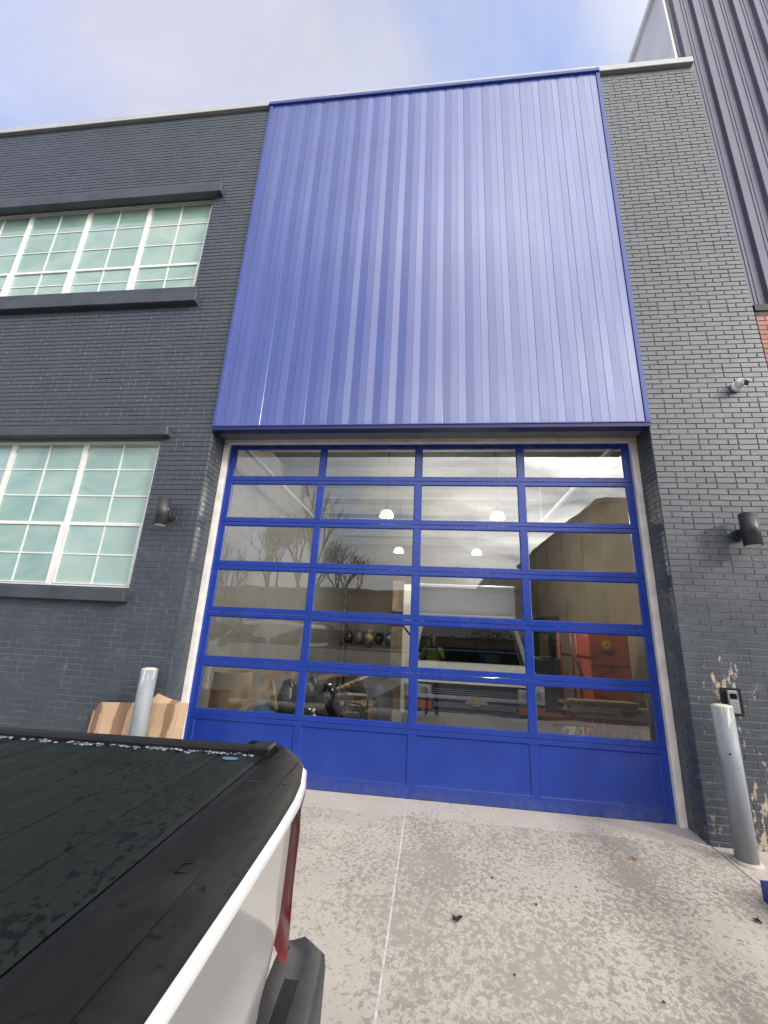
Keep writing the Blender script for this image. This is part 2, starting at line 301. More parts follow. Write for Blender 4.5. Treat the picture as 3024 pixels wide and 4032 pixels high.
def cap_mat():
    m = bpy.data.materials.new('dusty_black_cap'); m.use_nodes = True; t = m.node_tree; b = t.nodes['Principled BSDF']
    g = t.nodes.new('ShaderNodeNewGeometry'); P = g.outputs['Position']
    d = ramp(t, tnoise(t, P, 7, 6, 0.65, stretch=(1, 0.6, 1)), [(0.45, 0.0), (0.75, 1.0)])
    s_ = ramp(t, tnoise(t, P, 38, 4, 0.6), [(0.60, 0.0), (0.66, 1.0)])
    c = mixc(t, s_, mixc(t, d, (0.009, 0.0085, 0.0085), (0.030, 0.027, 0.026)), (0.004, 0.004, 0.004))
    t.links.new(c, b.inputs['Base Color']); t.links.new(mapr(t, d, 0, 1, 0.55, 0.72), b.inputs['Roughness']); b.inputs['Specular IOR Level'].default_value = 0.22
    bp = t.nodes.new('ShaderNodeBump'); bp.inputs['Strength'].default_value = 0.5; bp.inputs['Distance'].default_value = 0.001
    t.links.new(tnoise(t, P, 400, 3, 0.6), bp.inputs['Height']); t.links.new(bp.outputs[0], b.inputs['Normal'])
    return m
M['cap'] = cap_mat()
def card_mat():
    m = bpy.data.materials.new('dark_banded_cardboard'); m.use_nodes = True; t = m.node_tree; b = t.nodes['Principled BSDF']
    g = t.nodes.new('ShaderNodeNewGeometry'); P = g.outputs['Position']
    s = t.nodes.new('ShaderNodeSeparateXYZ'); t.links.new(P, s.inputs[0])
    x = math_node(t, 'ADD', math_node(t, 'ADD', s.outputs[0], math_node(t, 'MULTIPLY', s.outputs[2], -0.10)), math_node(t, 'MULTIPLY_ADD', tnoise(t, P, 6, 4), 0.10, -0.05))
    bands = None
    for c_, w_ in ((-1.00, .065), (-.67, .066), (-.10, .05), (.17, .035)):  # upright darker brown bands, placed by position across the board
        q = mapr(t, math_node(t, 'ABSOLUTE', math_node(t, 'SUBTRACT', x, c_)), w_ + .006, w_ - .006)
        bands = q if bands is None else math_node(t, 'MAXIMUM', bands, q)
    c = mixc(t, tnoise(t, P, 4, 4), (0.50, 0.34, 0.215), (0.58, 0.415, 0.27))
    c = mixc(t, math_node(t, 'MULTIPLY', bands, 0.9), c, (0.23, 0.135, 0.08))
    t.links.new(c, b.inputs['Base Color']); t.links.new(mapr(t, bands, 0, 1, 0.85, 0.6), b.inputs['Roughness'])
    bp = t.nodes.new('ShaderNodeBump'); bp.inputs['Strength'].default_value = 0.4; bp.inputs['Distance'].default_value = 0.004
    t.links.new(tnoise(t, P, 9, 5, 0.6), bp.inputs['Height']); t.links.new(bp.outputs[0], b.inputs['Normal'])
    return m
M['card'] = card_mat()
def bollard_mat():
    m = bpy.data.materials.new('weathered_bollard_paint'); m.use_nodes = True; t = m.node_tree; b = t.nodes['Principled BSDF']
    tc_ = t.nodes.new('ShaderNodeTexCoord'); P = tc_.outputs['Object']
    s = t.nodes.new('ShaderNodeSeparateXYZ'); t.links.new(P, s.inputs[0]); Z = s.outputs[2]
    c = mixc(t, ramp(t, tnoise(t, P, 5, 6, 0.6, stretch=(1, 1, 0.35)), [(0.3, 0.0), (0.7, 1.0)]), (0.20, 0.225, 0.25), (0.31, 0.335, 0.36))
    drip = ramp(t, math_node(t, 'ADD', tnoise(t, P, 30, 4, 0.6, stretch=(1, 1, 0.12)), mapr(t, Z, 1.0, 1.29, -0.12, 0.12)), [(0.60, 0.0), (0.66, 1.0)])
    c = mixc(t, drip, c, (0.56, 0.52, 0.44))
    pit = ramp(t, tnoise(t, P, 26, 3, 0.5, off=(3, 1, 8)), [(0.70, 0.0), (0.74, 0.8)])
    c = mixc(t, pit, c, (0.12, 0.11, 0.10))
    t.links.new(c, b.inputs['Base Color']); b.inputs['Roughness'].default_value = 0.5
    bp = t.nodes.new('ShaderNodeBump'); bp.inputs['Strength'].default_value = 0.5; bp.inputs['Distance'].default_value = 0.003
    t.links.new(tnoise(t, P, 30, 5, 0.6), bp.inputs['Height']); t.links.new(bp.outputs[0], b.inputs['Normal'])
    return m
M['bollard'] = bollard_mat()

# ---------------------------------------------------------------- mesh helpers
class MB:
    def __init__(s): s.v = []; s.f = []; s.smooth = []
    def add(s, vs_, fs, sm=False):
        o = len(s.v); s.v += [tuple(p) for p in vs_]; s.f += [tuple(i + o for i in f) for f in fs]; s.smooth += [sm] * len(fs); return s
    def box(s, x0, x1, y0, y1, z0, z1, bev=0.0):
        if bev <= 0:
            vs_ = [(x, y, z) for z in (z0, z1) for y in (y0, y1) for x in (x0, x1)]
            return s.add(vs_, [(0, 2, 3, 1), (4, 5, 7, 6), (0, 1, 5, 4), (2, 6, 7, 3), (0, 4, 6, 2), (1, 3, 7, 5)])
        b = min(bev, (x1 - x0) / 2.1, (y1 - y0) / 2.1, (z1 - z0) / 2.1); vs_ = []; idx = {}
        for ix in (0, 1):
            for iy in (0, 1):
                for iz in (0, 1):
                    X, Y, Z = (x0, x1)[ix], (y0, y1)[iy], (z0, z1)[iz]; dx, dy, dz = (b, -b)[ix], (b, -b)[iy], (b, -b)[iz]
                    idx[ix, iy, iz, 'x'] = len(vs_); vs_.append((X, Y + dy, Z + dz))
                    idx[ix, iy, iz, 'y'] = len(vs_); vs_.append((X + dx, Y, Z + dz))
                    idx[ix, iy, iz, 'z'] = len(vs_); vs_.append((X + dx, Y + dy, Z))
        fs = []
        for a in (0, 1):
            q = lambda k, b_, c, ax: (idx[a, b_, c, 'x'] if ax == 0 else idx[b_, a, c, 'y'] if ax == 1 else idx[b_, c, a, 'z'])
            for ax in (0, 1, 2): fs.append(tuple(q(0, b_, c, ax) for b_, c in ((0, 0), (1, 0), (1, 1), (0, 1))))
        for a in (0, 1):
            for c in (0, 1):
                fs.append((idx[a, c, 0, 'x'], idx[a, c, 1, 'x'], idx[a, c, 1, 'y'], idx[a, c, 0, 'y']))
                fs.append((idx[a, 0, c, 'x'], idx[a, 1, c, 'x'], idx[a, 1, c, 'z'], idx[a, 0, c, 'z']))
                fs.append((idx[0, a, c, 'y'], idx[1, a, c, 'y'], idx[1, a, c, 'z'], idx[0, a, c, 'z']))
        for k in [(i, j, l) for i in (0, 1) for j in (0, 1) for l in (0, 1)]: fs.append((idx[(*k, 'x')], idx[(*k, 'y')], idx[(*k, 'z')]))
        return s.add(vs_, fs)
    def beam(s, a, b, w_, h, up=(0, 0, 1)):
        a, b = Vector(a), Vector(b); d = (b - a).normalized(); u_ = Vector(up)
        if abs(d.dot(u_)) > .95: u_ = Vector((0, 1, 0))
        r = d.cross(u_).normalized(); u_ = r.cross(d)
        vs_ = [p + r * (sx * w_ / 2) + u_ * (sz * h / 2) for p in (a, b) for sz in (-1, 1) for sx in (-1, 1)]
        return s.add(vs_, [(0, 1, 3, 2), (4, 6, 7, 5), (0, 4, 5, 1), (2, 3, 7, 6), (0, 2, 6, 4), (1, 5, 7, 3)])
    def tube(s, pts, rad, n=10, caps=True, sm=True):
        pts = [Vector(p) for p in pts]; rad = rad if isinstance(rad, (list, tuple)) else [rad] * len(pts); vs_ = []; fs = []
        ref = None
        for i, p in enumerate(pts):
            d = (pts[min(i + 1, len(pts) - 1)] - pts[max(i - 1, 0)]).normalized()
            if ref is None: ref = Vector((1, 0, 0)) if abs(d.x) < .9 else Vector((0, 1, 0))
            r = (ref - d * ref.dot(d)).normalized(); q = d.cross(r); ref = r
            vs_ += [p + (r * math.cos(2 * math.pi * k / n) + q * math.sin(2 * math.pi * k / n)) * rad[i] for k in range(n)]
        for i in range(len(pts) - 1): fs += [(i * n + k, i * n + (k + 1) % n, (i + 1) * n + (k + 1) % n, (i + 1) * n + k) for k in range(n)]
        s.add(vs_, fs, sm)
        if caps:
            o = len(s.v) - len(vs_); s.f += [tuple(o + k for k in reversed(range(n))), tuple(o + (len(pts) - 1) * n + k for k in range(n))]; s.smooth += [False, False]
        return s
    def prism(s, poly, axis, a, b):
        n = len(poly); put = {'x': lambda t_, p: (t_, p[0], p[1]), 'y': lambda t_, p: (p[0], t_, p[1]), 'z': lambda t_, p: (p[0], p[1], t_)}[axis]
        vs_ = [put(a, p) for p in poly] + [put(b, p) for p in poly]
        return s.add(vs_, [tuple(range(n)), tuple(reversed(range(n, 2 * n)))] + [(i, (i + 1) % n, n + (i + 1) % n, n + i) for i in range(n)])
    def grid(s, rows, sm=True, close=False):
        m_ = len(rows[0]); vs_ = [p for r in rows for p in r]; fs = []
        for i in range(len(rows) - 1):
            for k in range(m_ if close else m_ - 1): fs.append((i * m_ + k, i * m_ + (k + 1) % m_, (i + 1) * m_ + (k + 1) % m_, (i + 1) * m_ + k))
        return s.add(vs_, fs, sm)
    def blob(s, c, r, seed=0, n=10, m_=7, rough=0.25):
        rg = random.Random(seed); rows = []
        for i in range(m_ + 1):
            th = math.pi * i / m_; row = []
            for k in range(n):
                ph = 2 * math.pi * k / n; q = 1 + rg.uniform(-rough, rough) * (0 < i < m_)
                row.append((c[0] + r[0] * q * math.sin(th) * math.cos(ph), c[1] + r[1] * q * math.sin(th) * math.sin(ph), c[2] + r[2] * q * math.cos(th)))
            rows.append(row)
        return s.grid(rows, True, True)
    def mesh(s, name, m_, off=(0, 0, 0)):
        me = bpy.data.meshes.new(name)
        me.from_pydata([(a - off[0], b - off[1], c - off[2]) for a, b, c in s.v], [], s.f); me.materials.append(m_)
        me.polygons.foreach_set('use_smooth', s.smooth); me.update(); return me
    def build(s, name, m_, parent=None, label=None, kind=None):
        off = (0, 0, 0); q = parent
        while q is not None: off = (off[0] + q.location.x, off[1] + q.location.y, off[2] + q.location.z); q = q.parent
        me = s.mesh(name, m_, off)
        o = bpy.data.objects.new(name, me); col.objects.link(o); o.parent = parent
        if label: o['label'] = label
        if kind: o['kind'] = kind
        import bmesh
        bm = bmesh.new(); bm.from_mesh(me); bmesh.ops.recalc_face_normals(bm, faces=bm.faces); bm.to_mesh(me); bm.free()
        return o
def tag(o, label, cat, group=None):
    o['label'] = label; o['category'] = cat
    if group: o['group'] = group
    return o
def thing(name, loc, label, cat, group=None):
    o = bpy.data.objects.new(name, None); o.location = loc; o.empty_display_size = .2; col.objects.link(o); return tag(o, label, cat, group)
def struct(name, mb, m_, parent=None):
    o = mb.build(name, m_, parent)
    if parent is None: o['kind'] = 'structure'
    return o
def copy_tree(o, parent=None):
    c = o.copy(); col.objects.link(c); c.parent = parent
    for ch in [k for k in bpy.data.objects if k.parent == o]: copy_tree(ch, c)
    return c
def textmesh(name, body, size, m_, loc, rot, parent, ext=0.002, align='CENTER', space=1.0):
    cu = bpy.data.curves.new(name, 'FONT'); cu.body = body; cu.size = size; cu.extrude = ext; cu.align_x = align; cu.space_character = space
    ob = bpy.data.objects.new('t', cu); col.objects.link(ob)
    dg = bpy.context.evaluated_depsgraph_get(); me = bpy.data.meshes.new_from_object(ob.evaluated_get(dg)); bpy.data.objects.remove(ob)
    me.materials.clear(); me.materials.append(m_); me.name = name
    o = bpy.data.objects.new(name, me); col.objects.link(o); o.parent = parent
    off = Vector((0, 0, 0)); q = parent
    while q is not None: off += q.location; q = q.parent
    o.location = Vector(loc) - off; o.rotation_euler = rot; return o

def gz(y): return -0.092 + 0.045 * y if y > -1 else -0.137 + 0.010 * (y + 1)
WY = -0.40                       # front plane of the brick wall
OX0, OX1, OZ = -0.18, 5.475, 4.26  # door opening

# ---------------------------------------------------------------- ground
struct('ground', MB().box(-400, 400, -900, 400, -1.0, -0.30), M['asphalt'])
base = MB()
for y0, y1 in ((-6.5, -1), (-1, 0)):
    base.add([(-14, y0, gz(y0) - .012), (16, y0, gz(y0) - .012), (16, y1, gz(y1) - .012), (-14, y1, gz(y1) - .012),
              (-14, y0, -.5), (16, y0, -.5), (16, y1, -.5), (-14, y1, -.5)],
             [(0, 1, 2, 3), (0, 4, 5, 1), (1, 5, 6, 2), (3, 7, 4, 0)])
drive = struct('driveway', base, M['joint'])
def slab(x0, x1, y0, y1, m_, skew=0.0):
    ys = [y0] + [y for y in (-1.0,) if y0 < y < y1] + [y1]; b = MB(); e = 0.006
    for a, c in zip(ys[:-1], ys[1:]):
        za, zc_ = gz(a), gz(c)
        b.add([(x0, a, za), (x1, a, za), (x1, c, zc_), (x0, c, zc_)], [(0, 1, 2, 3)])
    y_a, y_b = y0, y1
    b.add([(x0, y_a, gz(y_a)), (x1, y_a, gz(y_a)), (x1, y_a - e, gz(y_a) - .03), (x0, y_a - e, gz(y_a) - .03)], [(0, 3, 2, 1)])
    b.add([(x0, y_b, gz(y_b)), (x1, y_b, gz(y_b)), (x1, y_b + e, gz(y_b) - .03), (x0, y_b + e, gz(y_b) - .03)], [(0, 1, 2, 3)])
    for x, d in ((x0, -e), (x1, e)):
        for a, c in zip(ys[:-1], ys[1:]):
            b.add([(x, a, gz(a)), (x, c, gz(c)), (x + d, c, gz(c) - .03), (x + d, a, gz(a) - .03)], [(0, 1, 2, 3)])
    return b.build('slab', m_, drive)
for a, b_, c, d, mm in ((-.19, 2.614, -.397, .14, 'concB'), (2.628, 5.478, -.397, .14, 'concB'),
                        (.30, 2.614, -4.6, -.403, 'concA'), (2.628, 5.478, -4.6, -.403, 'concA'),
                        (-2.6, .29, -4.6, -.403, 'concA'), (5.492, 8.3, -4.6, -.403, 'concB'),
                        (.30, 2.614, -6.4, -4.612, 'concA'), (2.628, 5.478, -6.4, -4.612, 'concA'), (-2.6, .29, -6.4, -4.612, 'concA'),
                        (5.492, 8.3, -6.4, -4.612, 'concA'), (-8, -2.612, -6.4, -.403, 'concA'), (8.312, 15.9, -6.4, -.403, 'concA')):
    slab(a, b_, c, d, M[mm])
b = MB()
for x0, x1 in ((2.6135, 2.6285),):
    for a, c in ((-5, -1), (-1, 0.0)):
        b.add([(x0, a, gz(a) - .0015), (x1, a, gz(a) - .0015), (x1, c, gz(c) - .0015), (x0, c, gz(c) - .0015)], [(0, 1, 2, 3)])
b.add([(-.17, -.4035, gz(-.4) - .002), (5.47, -.4035, gz(-.4) - .002), (5.47, -.3965, gz(-.4) - .002), (-.17, -.3965, gz(-.4) - .002)], [(0, 1, 2, 3)])
b.build('joint_sealant', M['sealant'], drive)
struct('road', MB().box(-60, 60, -17, -6.55, -.298, -.25), M['asphalt'])
struct('kerb', MB().box(-60, 60, -17.16, -17.0, -.298, -.14, .01), M['concB'])

# ---------------------------------------------------------------- brick building
bld = thing('brick_building', (2.6, 0, 0), 'two storey building of grey painted brick with blue metal cladding over a glazed garage door', 'building')
wall = MB()
WR = -0.391                      # mortar plane
UPW = (-6.95, -0.93, 6.56, 8.70); LOW = (-6.95, -0.93, 2.02, 4.12)
for x0, x1, z0, z1 in ((-9.5, -0.93, -.5, 2.02), (-9.5, -6.95, 2.02, 4.12), (-9.5, -0.93, 4.12, 6.56), (-9.5, -6.95, 6.56, 8.70), (-9.5, -0.93, 8.70, 10.72),
                       (-0.93, OX0 - .004, -.5, 10.72), (OX1 + .004, 6.93, -.5, 10.72), (OX0 - .004, OX1 + .004, OZ + .06, 10.72)):
    wall.box(x0, x1, WR, -0.02, z0, z1)
wallo = wall.build('wall', M['mortar'], bld)
# bricks
CO, BL, JT, BH = 0.0700, 0.213, 0.010, 0.0600
cells = []       # (x, z, length)
def region(x0, x1, z0, z1, holes, right_edge_half=True):
    k0 = int(math.floor((z0 + 0.14) / CO)); k1 = int((z1 + 0.14) / CO)
    for k in range(k0, k1):
        z = -0.14 + k * CO + JT / 2
        if z + BH > z1 + .02: continue
        hdr = (k % 7 == 3); segs = []
        x = x0
        if hdr:
            seq = [BL, BL / 2]; i = 0
            while x < x1 - .03:
                l_ = min(seq[i % 2], x1 - x); segs.append((x, l_)); x += l_; i += 1
        else:
            first = BL if k % 2 else BL / 2
            l_ = first
            while x < x1 - .02:
                l_ = min(l_, x1 - x); segs.append((x, l_)); x += l_; l_ = BL
        for xs, ln in segs:
            a, c = xs, xs + ln
            for hx0, hx1, hz0, hz1 in holes:
                if z + BH > hz0 + .02 and z < hz1 - .02 and c > hx0 and a < hx1:
                    if a >= hx0 and c <= hx1: a = c
                    elif a < hx0: c = min(c, hx0)
                    else: a = max(a, hx1)
            if c - a > .035: cells.append((a + JT / 2, z, c - a - JT))
region(-7.6, OX0, -.14, 10.70, [UPW, LOW])
region(OX1, 6.95, -.28, 10.70, [])
def brick_geo(rg, ln, depth=.09, h=BH, b=.0022):
    # chamfered front face, open back; origin at front lower left
    j = lambda s_: rg.uniform(-s_, s_)
    o = [(0 + j(.0015), 0, 0 + j(.001)), (ln + j(.0015), 0, 0 + j(.001)), (ln + j(.0015), 0, h + j(.0015)), (0 + j(.0015), 0, h + j(.0015))]
    f = [(x + (b if i in (0, 3) else -b), -b + j(.0006), z + (b if i < 2 else -b)) for i, (x, _, z) in enumerate(o)]
    back = [(x, .03, z) for x, _, z in o]
    vs_ = f + [(x, 0, z) for x, _, z in o] + back
    return vs_, [(0, 1, 2, 3)] + [(i, i + 4, (i + 1) % 4 + 4, (i + 1) % 4) for i in range(4)] + [(i + 4, i + 8, (i + 1) % 4 + 8, (i + 1) % 4 + 4) for i in range(4)]
rg = random.Random(11)
scored = []
for c in cells:
    x, z, ln = c
    pts = [px((x, WY, z)), px((x + ln, WY, z)), px((x + ln, WY, z + BH)), px((x, WY, z + BH))]
    cx = sum(p[0] for p in pts) / 4; cyy = sum(p[1] for p in pts) / 4
    ar = abs(sum(pts[i][0] * pts[(i + 1) % 4][1] - pts[(i + 1) % 4][0] * pts[i][1] for i in range(4))) / 2
    vis = 0 < cx < 3024 and 0 < cyy < 4032 and not (cx < 700 and cyy > 2850) and z > -.13
    scored.append((ar if vis else 0, c))
scored.sort(key=lambda q: -q[0])
protos = {}
def brick_mesh(ln):
    key = (round(ln, 3), rg.randrange(4))
    if key not in protos:
        m_ = MB(); m_.add(*brick_geo(rg, ln)); protos[key] = m_.mesh('brick', M['brick'])
    return protos[key]
def front_y(z): return WY + .0035 * (1 - min(1, max(0, (z - 2.0) / 1.6)))
for ar, (x, z, ln) in scored[:300]:
    o = bpy.data.objects.new('brick', brick_mesh(ln)); col.objects.link(o); o.parent = wallo
    o.location = (x - 2.6, front_y(z) + rg.uniform(-.0012, .0012) + .004, z)
rest = MB()
for ar, (x, z, ln) in scored[300:]:
    vs_, fs = brick_geo(rg, ln); y = front_y(z) + rg.uniform(-.0012, .0012) + .004; zr = rg.uniform(-.0008, .0008)
    rest.add([(a + x, b_ + y, c + z + zr) for a, b_, c in vs_], fs)
# bricks of the two door reveals
for k in range(0, 63):
    z = -0.14 + k * CO + JT / 2
    if z + BH > OZ + .03: break
    segs = [(-.385, -.20), (-.19, -.055)] if k % 2 else [(-.385, -.29), (-.28, -.055)]
    for ya, yb in segs:
        vs_, fs = brick_geo(rg, yb - ya)
        rest.add([(OX0 - b_ * 1.0 - .004 + .004, ya + a, z + c) for a, b_, c in vs_], fs)
        rest.add([(OX1 + b_, ya + a, z + c) for a, b_, c in vs_], fs)
rest.build('brick_courses', M['brick'], wallo, 'remaining courses of grey painted brick', 'stuff')

# lintels and sills
for name, z0, z1, xe in (('lintel', 8.640, 8.830, -.76), ('sill', 6.39, 6.56, -.80), ('lintel', 4.128, 4.265, -.79), ('sill', 1.868, 2.022, -.90)):
    MB().box(-7.3, xe, -.50, -.385, z0, z1, .008).build(name, M['stone'], bld)
# soffits of window openings
for z in (8.70, 4.12): pass
# windows
def window(x0, x1, z0, z1, rails, rail_main):
    yf, d = -.300, .05
    b = MB(); fw = .030
    b.box(x0, x1, yf, yf + d, z1 - fw, z1); b.box(x0, x1, yf, yf + d, z0, z0 + fw)
    b.box(x0, x0 + fw, yf, yf + d, z0 + fw, z1 - fw); b.box(x1 - fw, x1, yf, yf + d, z0 + fw, z1 - fw)
    # lower sash stands 12 mm proud
    b.box(x0 + fw, x1 - fw, yf + .004, yf + d - .004, rail_main - .022, rail_main + .022)
    b.box(x0 + fw, x0 + fw + .018, yf - .010, yf + .02, z0 + fw, rail_main - .022); b.box(x1 - fw - .018, x1 - fw, yf - .010, yf + .02, z0 + fw, rail_main - .022)
    b.box(x0 + fw + .018, x1 - fw - .018, yf - .010, yf + .02, z0 + fw, z0 + fw + .016)
    f = b.build('window', M['frame'], bld)
    xm = (x0 + x1) / 2; mm = MB(); mw = .009
    mm.box(xm - mw, xm + mw, yf + .012, yf + .030, z0 + fw, rail_main - .022); mm.box(xm - mw, xm + mw, yf + .012, yf + .030, rail_main + .022, z1 - fw)
    for r in rails:
        mm.box(x0 + fw, xm - mw, yf + .013, yf + .029, r - mw, r + mw); mm.box(xm + mw, x1 - fw, yf + .013, yf + .029, r - mw, r + mw)
    mm.build('muntin', M['frame'], f)
    zs = sorted([z0 + fw] + list(rails) + [rail_main] + [z1 - fw])
    for za, zb in zip(zs[:-1], zs[1:]):
        for xa, xb in ((x0 + fw, xm), (xm, x1 - fw)):
            MB().box(xa + .001, xb - .001, yf + .024, yf + .028, za + .001, zb - .001).build('pane', M['film'], f)
for i in range(5):
    xr = -.985 - i * 1.168
    window(xr - 1.150, xr, 6.765, 8.690, (8.225, 7.785, 7.045), 7.335)
    window(xr - 1.150, xr, 2.050, 4.110, (3.690, 3.300, 2.478), 2.895)
b = MB()
for i in range(1, 5):
    xr = -.985 - i * 1.168
    for z0, z1 in ((6.765, 8.69), (2.05, 4.11)): b.box(xr + .001, xr + .017, -.306, -.25, z0, z1)
for z0, z1 in ((6.56, 8.72), (2.02, 4.13)):
    b.box(-.984, -.925, -.305, -.25, z0 + .03, z1); b.box(-7.0, -.93, -.312, -.25, z1 - .03, z1 + .02)
b.build('window_casing', M['frame'], bld)
MB().box(-7, -.93, -.39, -.25, 6.561, 6.762).build('inner_sill', M['stone'], bld); MB().box(-7, -.93, -.39, -.25, 2.023, 2.047).build('inner_sill', M['stone'], bld)
# room behind windows closed
MB().box(-7.2, -.9, -.22, -.2, 1.9, 8.8).build('window_backing', M['darkint'], bld)

# coping
cp_ = MB()
for x0, x1 in ((-9.6, -4.52), (-4.515, -1.5), (-1.495, 5.428)):
    cp_.box(x0, x1 if x1 < 5 else 5.428, -.452, .1, 10.735 if x1 < 5 else 10.735, 10.86, .006) if x1 < 0 else None
cp_.box(-1.495, -.19, -.452, .1, 10.735, 10.86, .006)
cp_.box(-.188, 5.45, -.425, .1, 10.79, 10.925, .006)
cp_.box(5.454, 6.93, -.452, .1, 10.735, 10.86, .006)
cp_.build('coping', M['coping'], bld, 'pale grey metal coping along the parapet')
# cladding
cl = MB()
cl.box(-.20, 5.475, -.475, -.405, 10.715, 10.785, .005)                 # top flashing
cl.box(-.178, -.122, -.452, -.401, 4.285, 10.712, .004); cl.box(5.420, 5.478, -.452, -.401, 4.285, 10.712, .004)
cl.box(-.178, 5.478, -.455, -.401, 4.268, 4.283, .002)
clo = cl.build('cladding', M['cladtrim'], bld, 'blue ribbed metal cladding above the garage door')
MB().box(-.176, 5.476, -.445, -.32, 4.215, 4.266, .004).build('drip_edge', M['cladedge'], clo)
PWD = 5.54 / 18
rp = random.Random(5)
for i in range(18):
    x0 = -.120 + i * PWD; f = PWD / 3; prof = [(0.0, -.405), (.0015, -.438)]
    tl = [R(-3.6) + R(rp.uniform(-1.0, 1.0)), R(rp.uniform(-1.0, 1.0)), R(3.6) + R(rp.uniform(-1.0, 1.0))]
    yb = -.440
    for q in range(3):
        xa, xb = q * f + (.003 if q == 0 else .0035), (q + 1) * f - (.004 if q == 2 else .0)
        dy = math.tan(tl[q]) * (xb - xa)
        prof += [(xa, yb - dy / 2), (xb, yb + dy / 2)]
        if q < 2: prof += [(xb + .0008, yb + .004), (xb + .0028, yb + .004)]
    prof += [(PWD - .0022, -.436), (PWD - .0018, -.405)]
    rows = [[(x0 + a, b_, z) for a, b_ in prof] for z in (4.284, 6.5, 8.7, 10.712)]
    for ri, row in enumerate(rows[1:3]): 
        for k in range(4, len(row) - 2): row[k] = (row[k][0], row[k][1] + rp.uniform(-.0006, .0006), row[k][2])
    MB().grid(rows, False).build('panel', M['clad'], clo)
# soffit + door trim
MB().box(OX0 + .002, OX1 - .002, -.318, -.062, 4.262, 4.30).build('soffit', M['soffit'], bld)
tr = MB()
tr.box(OX0 + .002, -.100, -.06, .02, -.12, 4.20, .004); tr.box(5.392, OX1 - .002, -.06, .02, -.12, 4.20, .004)
tr.box(-.178, 2.55, -.062, .02, 4.203, 4.261, .004); tr.box(2.553, OX1 - .002, -.062, .02, 4.203, 4.261, .004)
tr.build('door_trim', M['trim'], bld, 'weathered off-white trim round the garage door')

# garage door
xs = [-0.105, 0.0, 1.262, 1.347, 2.610, 2.696, 3.964, 4.050, 5.310, 5.395]
zr_ = [(0, -.088, .041)]
gl_rows = [(.660, 1.157), (1.272, 1.766), (1.879, 2.375), (2.489, 2.986), (3.096, 3.597), (3.709, 4.10)]
gl_rows = [(0.660, 1.160), (1.270, 1.768), (1.879, 2.377), (2.488, 2.987), (3.097, 3.598), (3.709, 4.135)]
gl_rows = [(a, b_) for a, b_ in gl_rows]
secs = [(-.088, .601), (.605, 1.211), (1.215, 1.820), (1.824, 2.430), (2.434, 3.040), (3.044, 3.650), (3.654, 4.200)]
opens = [(.041, .549)] + gl_rows
gd = MB()
for (z0, z1), (o0, o1) in zip(secs, opens):
    gd.box(xs[0], xs[-1], -.002, .04, z0, o0, .003); gd.box(xs[0], xs[-1], -.002, .04, o1, z1, .003)
    for k in range(0, 10, 2): gd.box(xs[k], xs[k + 1], -.002, .04, o0, o1)
    for k in range(1, 9, 2):                                              # bevelled bead round each opening
        xa, xb, za, zb = xs[k], xs[k + 1], o0, o1; w_ = .011
        gd.add([(xa, -.0025, za), (xb, -.0025, za), (xb, -.0025, zb), (xa, -.0025, zb),
                (xa + w_, .010, za + w_), (xb - w_, .010, za + w_), (xb - w_, .010, zb - w_), (xa + w_, .010, zb - w_)],
               [(0, 1, 5, 4), (1, 2, 6, 5), (2, 3, 7, 6), (3, 0, 4, 7)])
gdo = gd.build('garage_door', M['blue'], bld, 'blue aluminium sectional door with six rows of glass over one solid row')
MB().box(xs[0], xs[-1], .004, .034, -.108, -.089).build('bottom_seal', M['black'], gdo)
for z in [s[1] + .002 for s in secs[:-1]]: pass
MB().box(xs[0] + .01, xs[-1] - .01, .012, .03, .59, 3.66).build('joint_backing', M['cladedge'], gdo) if False else None
for ri, (o0, o1) in enumerate(opens):
    for k in range(1, 9, 2):
        xa, xb = xs[k] + .0105, xs[k + 1] - .0105
        if ri == 0: MB().box(xa, xb, .008, .03, o0 + .0105, o1 - .0105).build('panel', M['blue'], gdo)
        else:
            g = MB(); jx, jz = random.uniform(-.0007, .0007), random.uniform(-.0007, .0007)   # hung very slightly out of plane
            g.add([(xa, .012 + jx, o0 + .0105), (xb, .012 - jx, o0 + .0105), (xb, .012 - jx + jz, o1 - .0105), (xa, .012 + jx + jz, o1 - .0105)], [(0, 1, 2, 3)])
            g.build('pane', M['glass'], gdo)

# inside shell
IX0, IX1, IY1, IZ = -1.0, 7.1, 13.5, 5.7
MB().box(IX0, IX1, .06, IY1, IZ, IZ + .1).build('inner_ceiling', M['ceil'], bld)
MB().box(IX1, IX1 + .1, .06, IY1, -.3, IZ).box(IX0, IX1, IY1, IY1 + .1, -.3, IZ).build('inner_wall', M['inwall'], bld)
MB().box(IX0, OX0 - .01, .03, .06, -.3, IZ).box(OX1 + .01, IX1, .03, .06, -.3, IZ).box(OX0 - .01, OX1 + .01, .05, .08, 4.27, IZ).build('front_inner_wall', M['inwall'], bld)
MB().box(-8.0, IX0 - .2, -.15, 13, 10.4, 10.5).box(-9.5, 6.93, .0, 13, 10.55, 10.6).build('roof', M['roofedge'], bld)
blk = MB()
for k in range(0, 28):
    off = .2 if k % 2 else 0
    for j_ in range(0, 34):
        y0 = .06 + j_ * .40 - off
        if k * .2 > 5.6 or y0 < .05: continue
        blk.box(IX0 - .10, IX0, y0 + .004, y0 + .396, -.1 + k * .2 + .004, -.1 + k * .2 + .196)
blk.box(IX0 - .2, IX0 - .006, .06, IY1, -.3, IZ)
blk.build('block_wall', M['block'], bld, 'pale painted block wall inside the garage', 'stuff')
bm_ = MB()
for k in range(8): bm_.box(IX0, IX1, 1.2 + k * 1.6, 1.3 + k * 1.6, IZ - .28, IZ)
bm_.build('ceiling_joist', M['roofedge'], bld)
dt_ = MB()
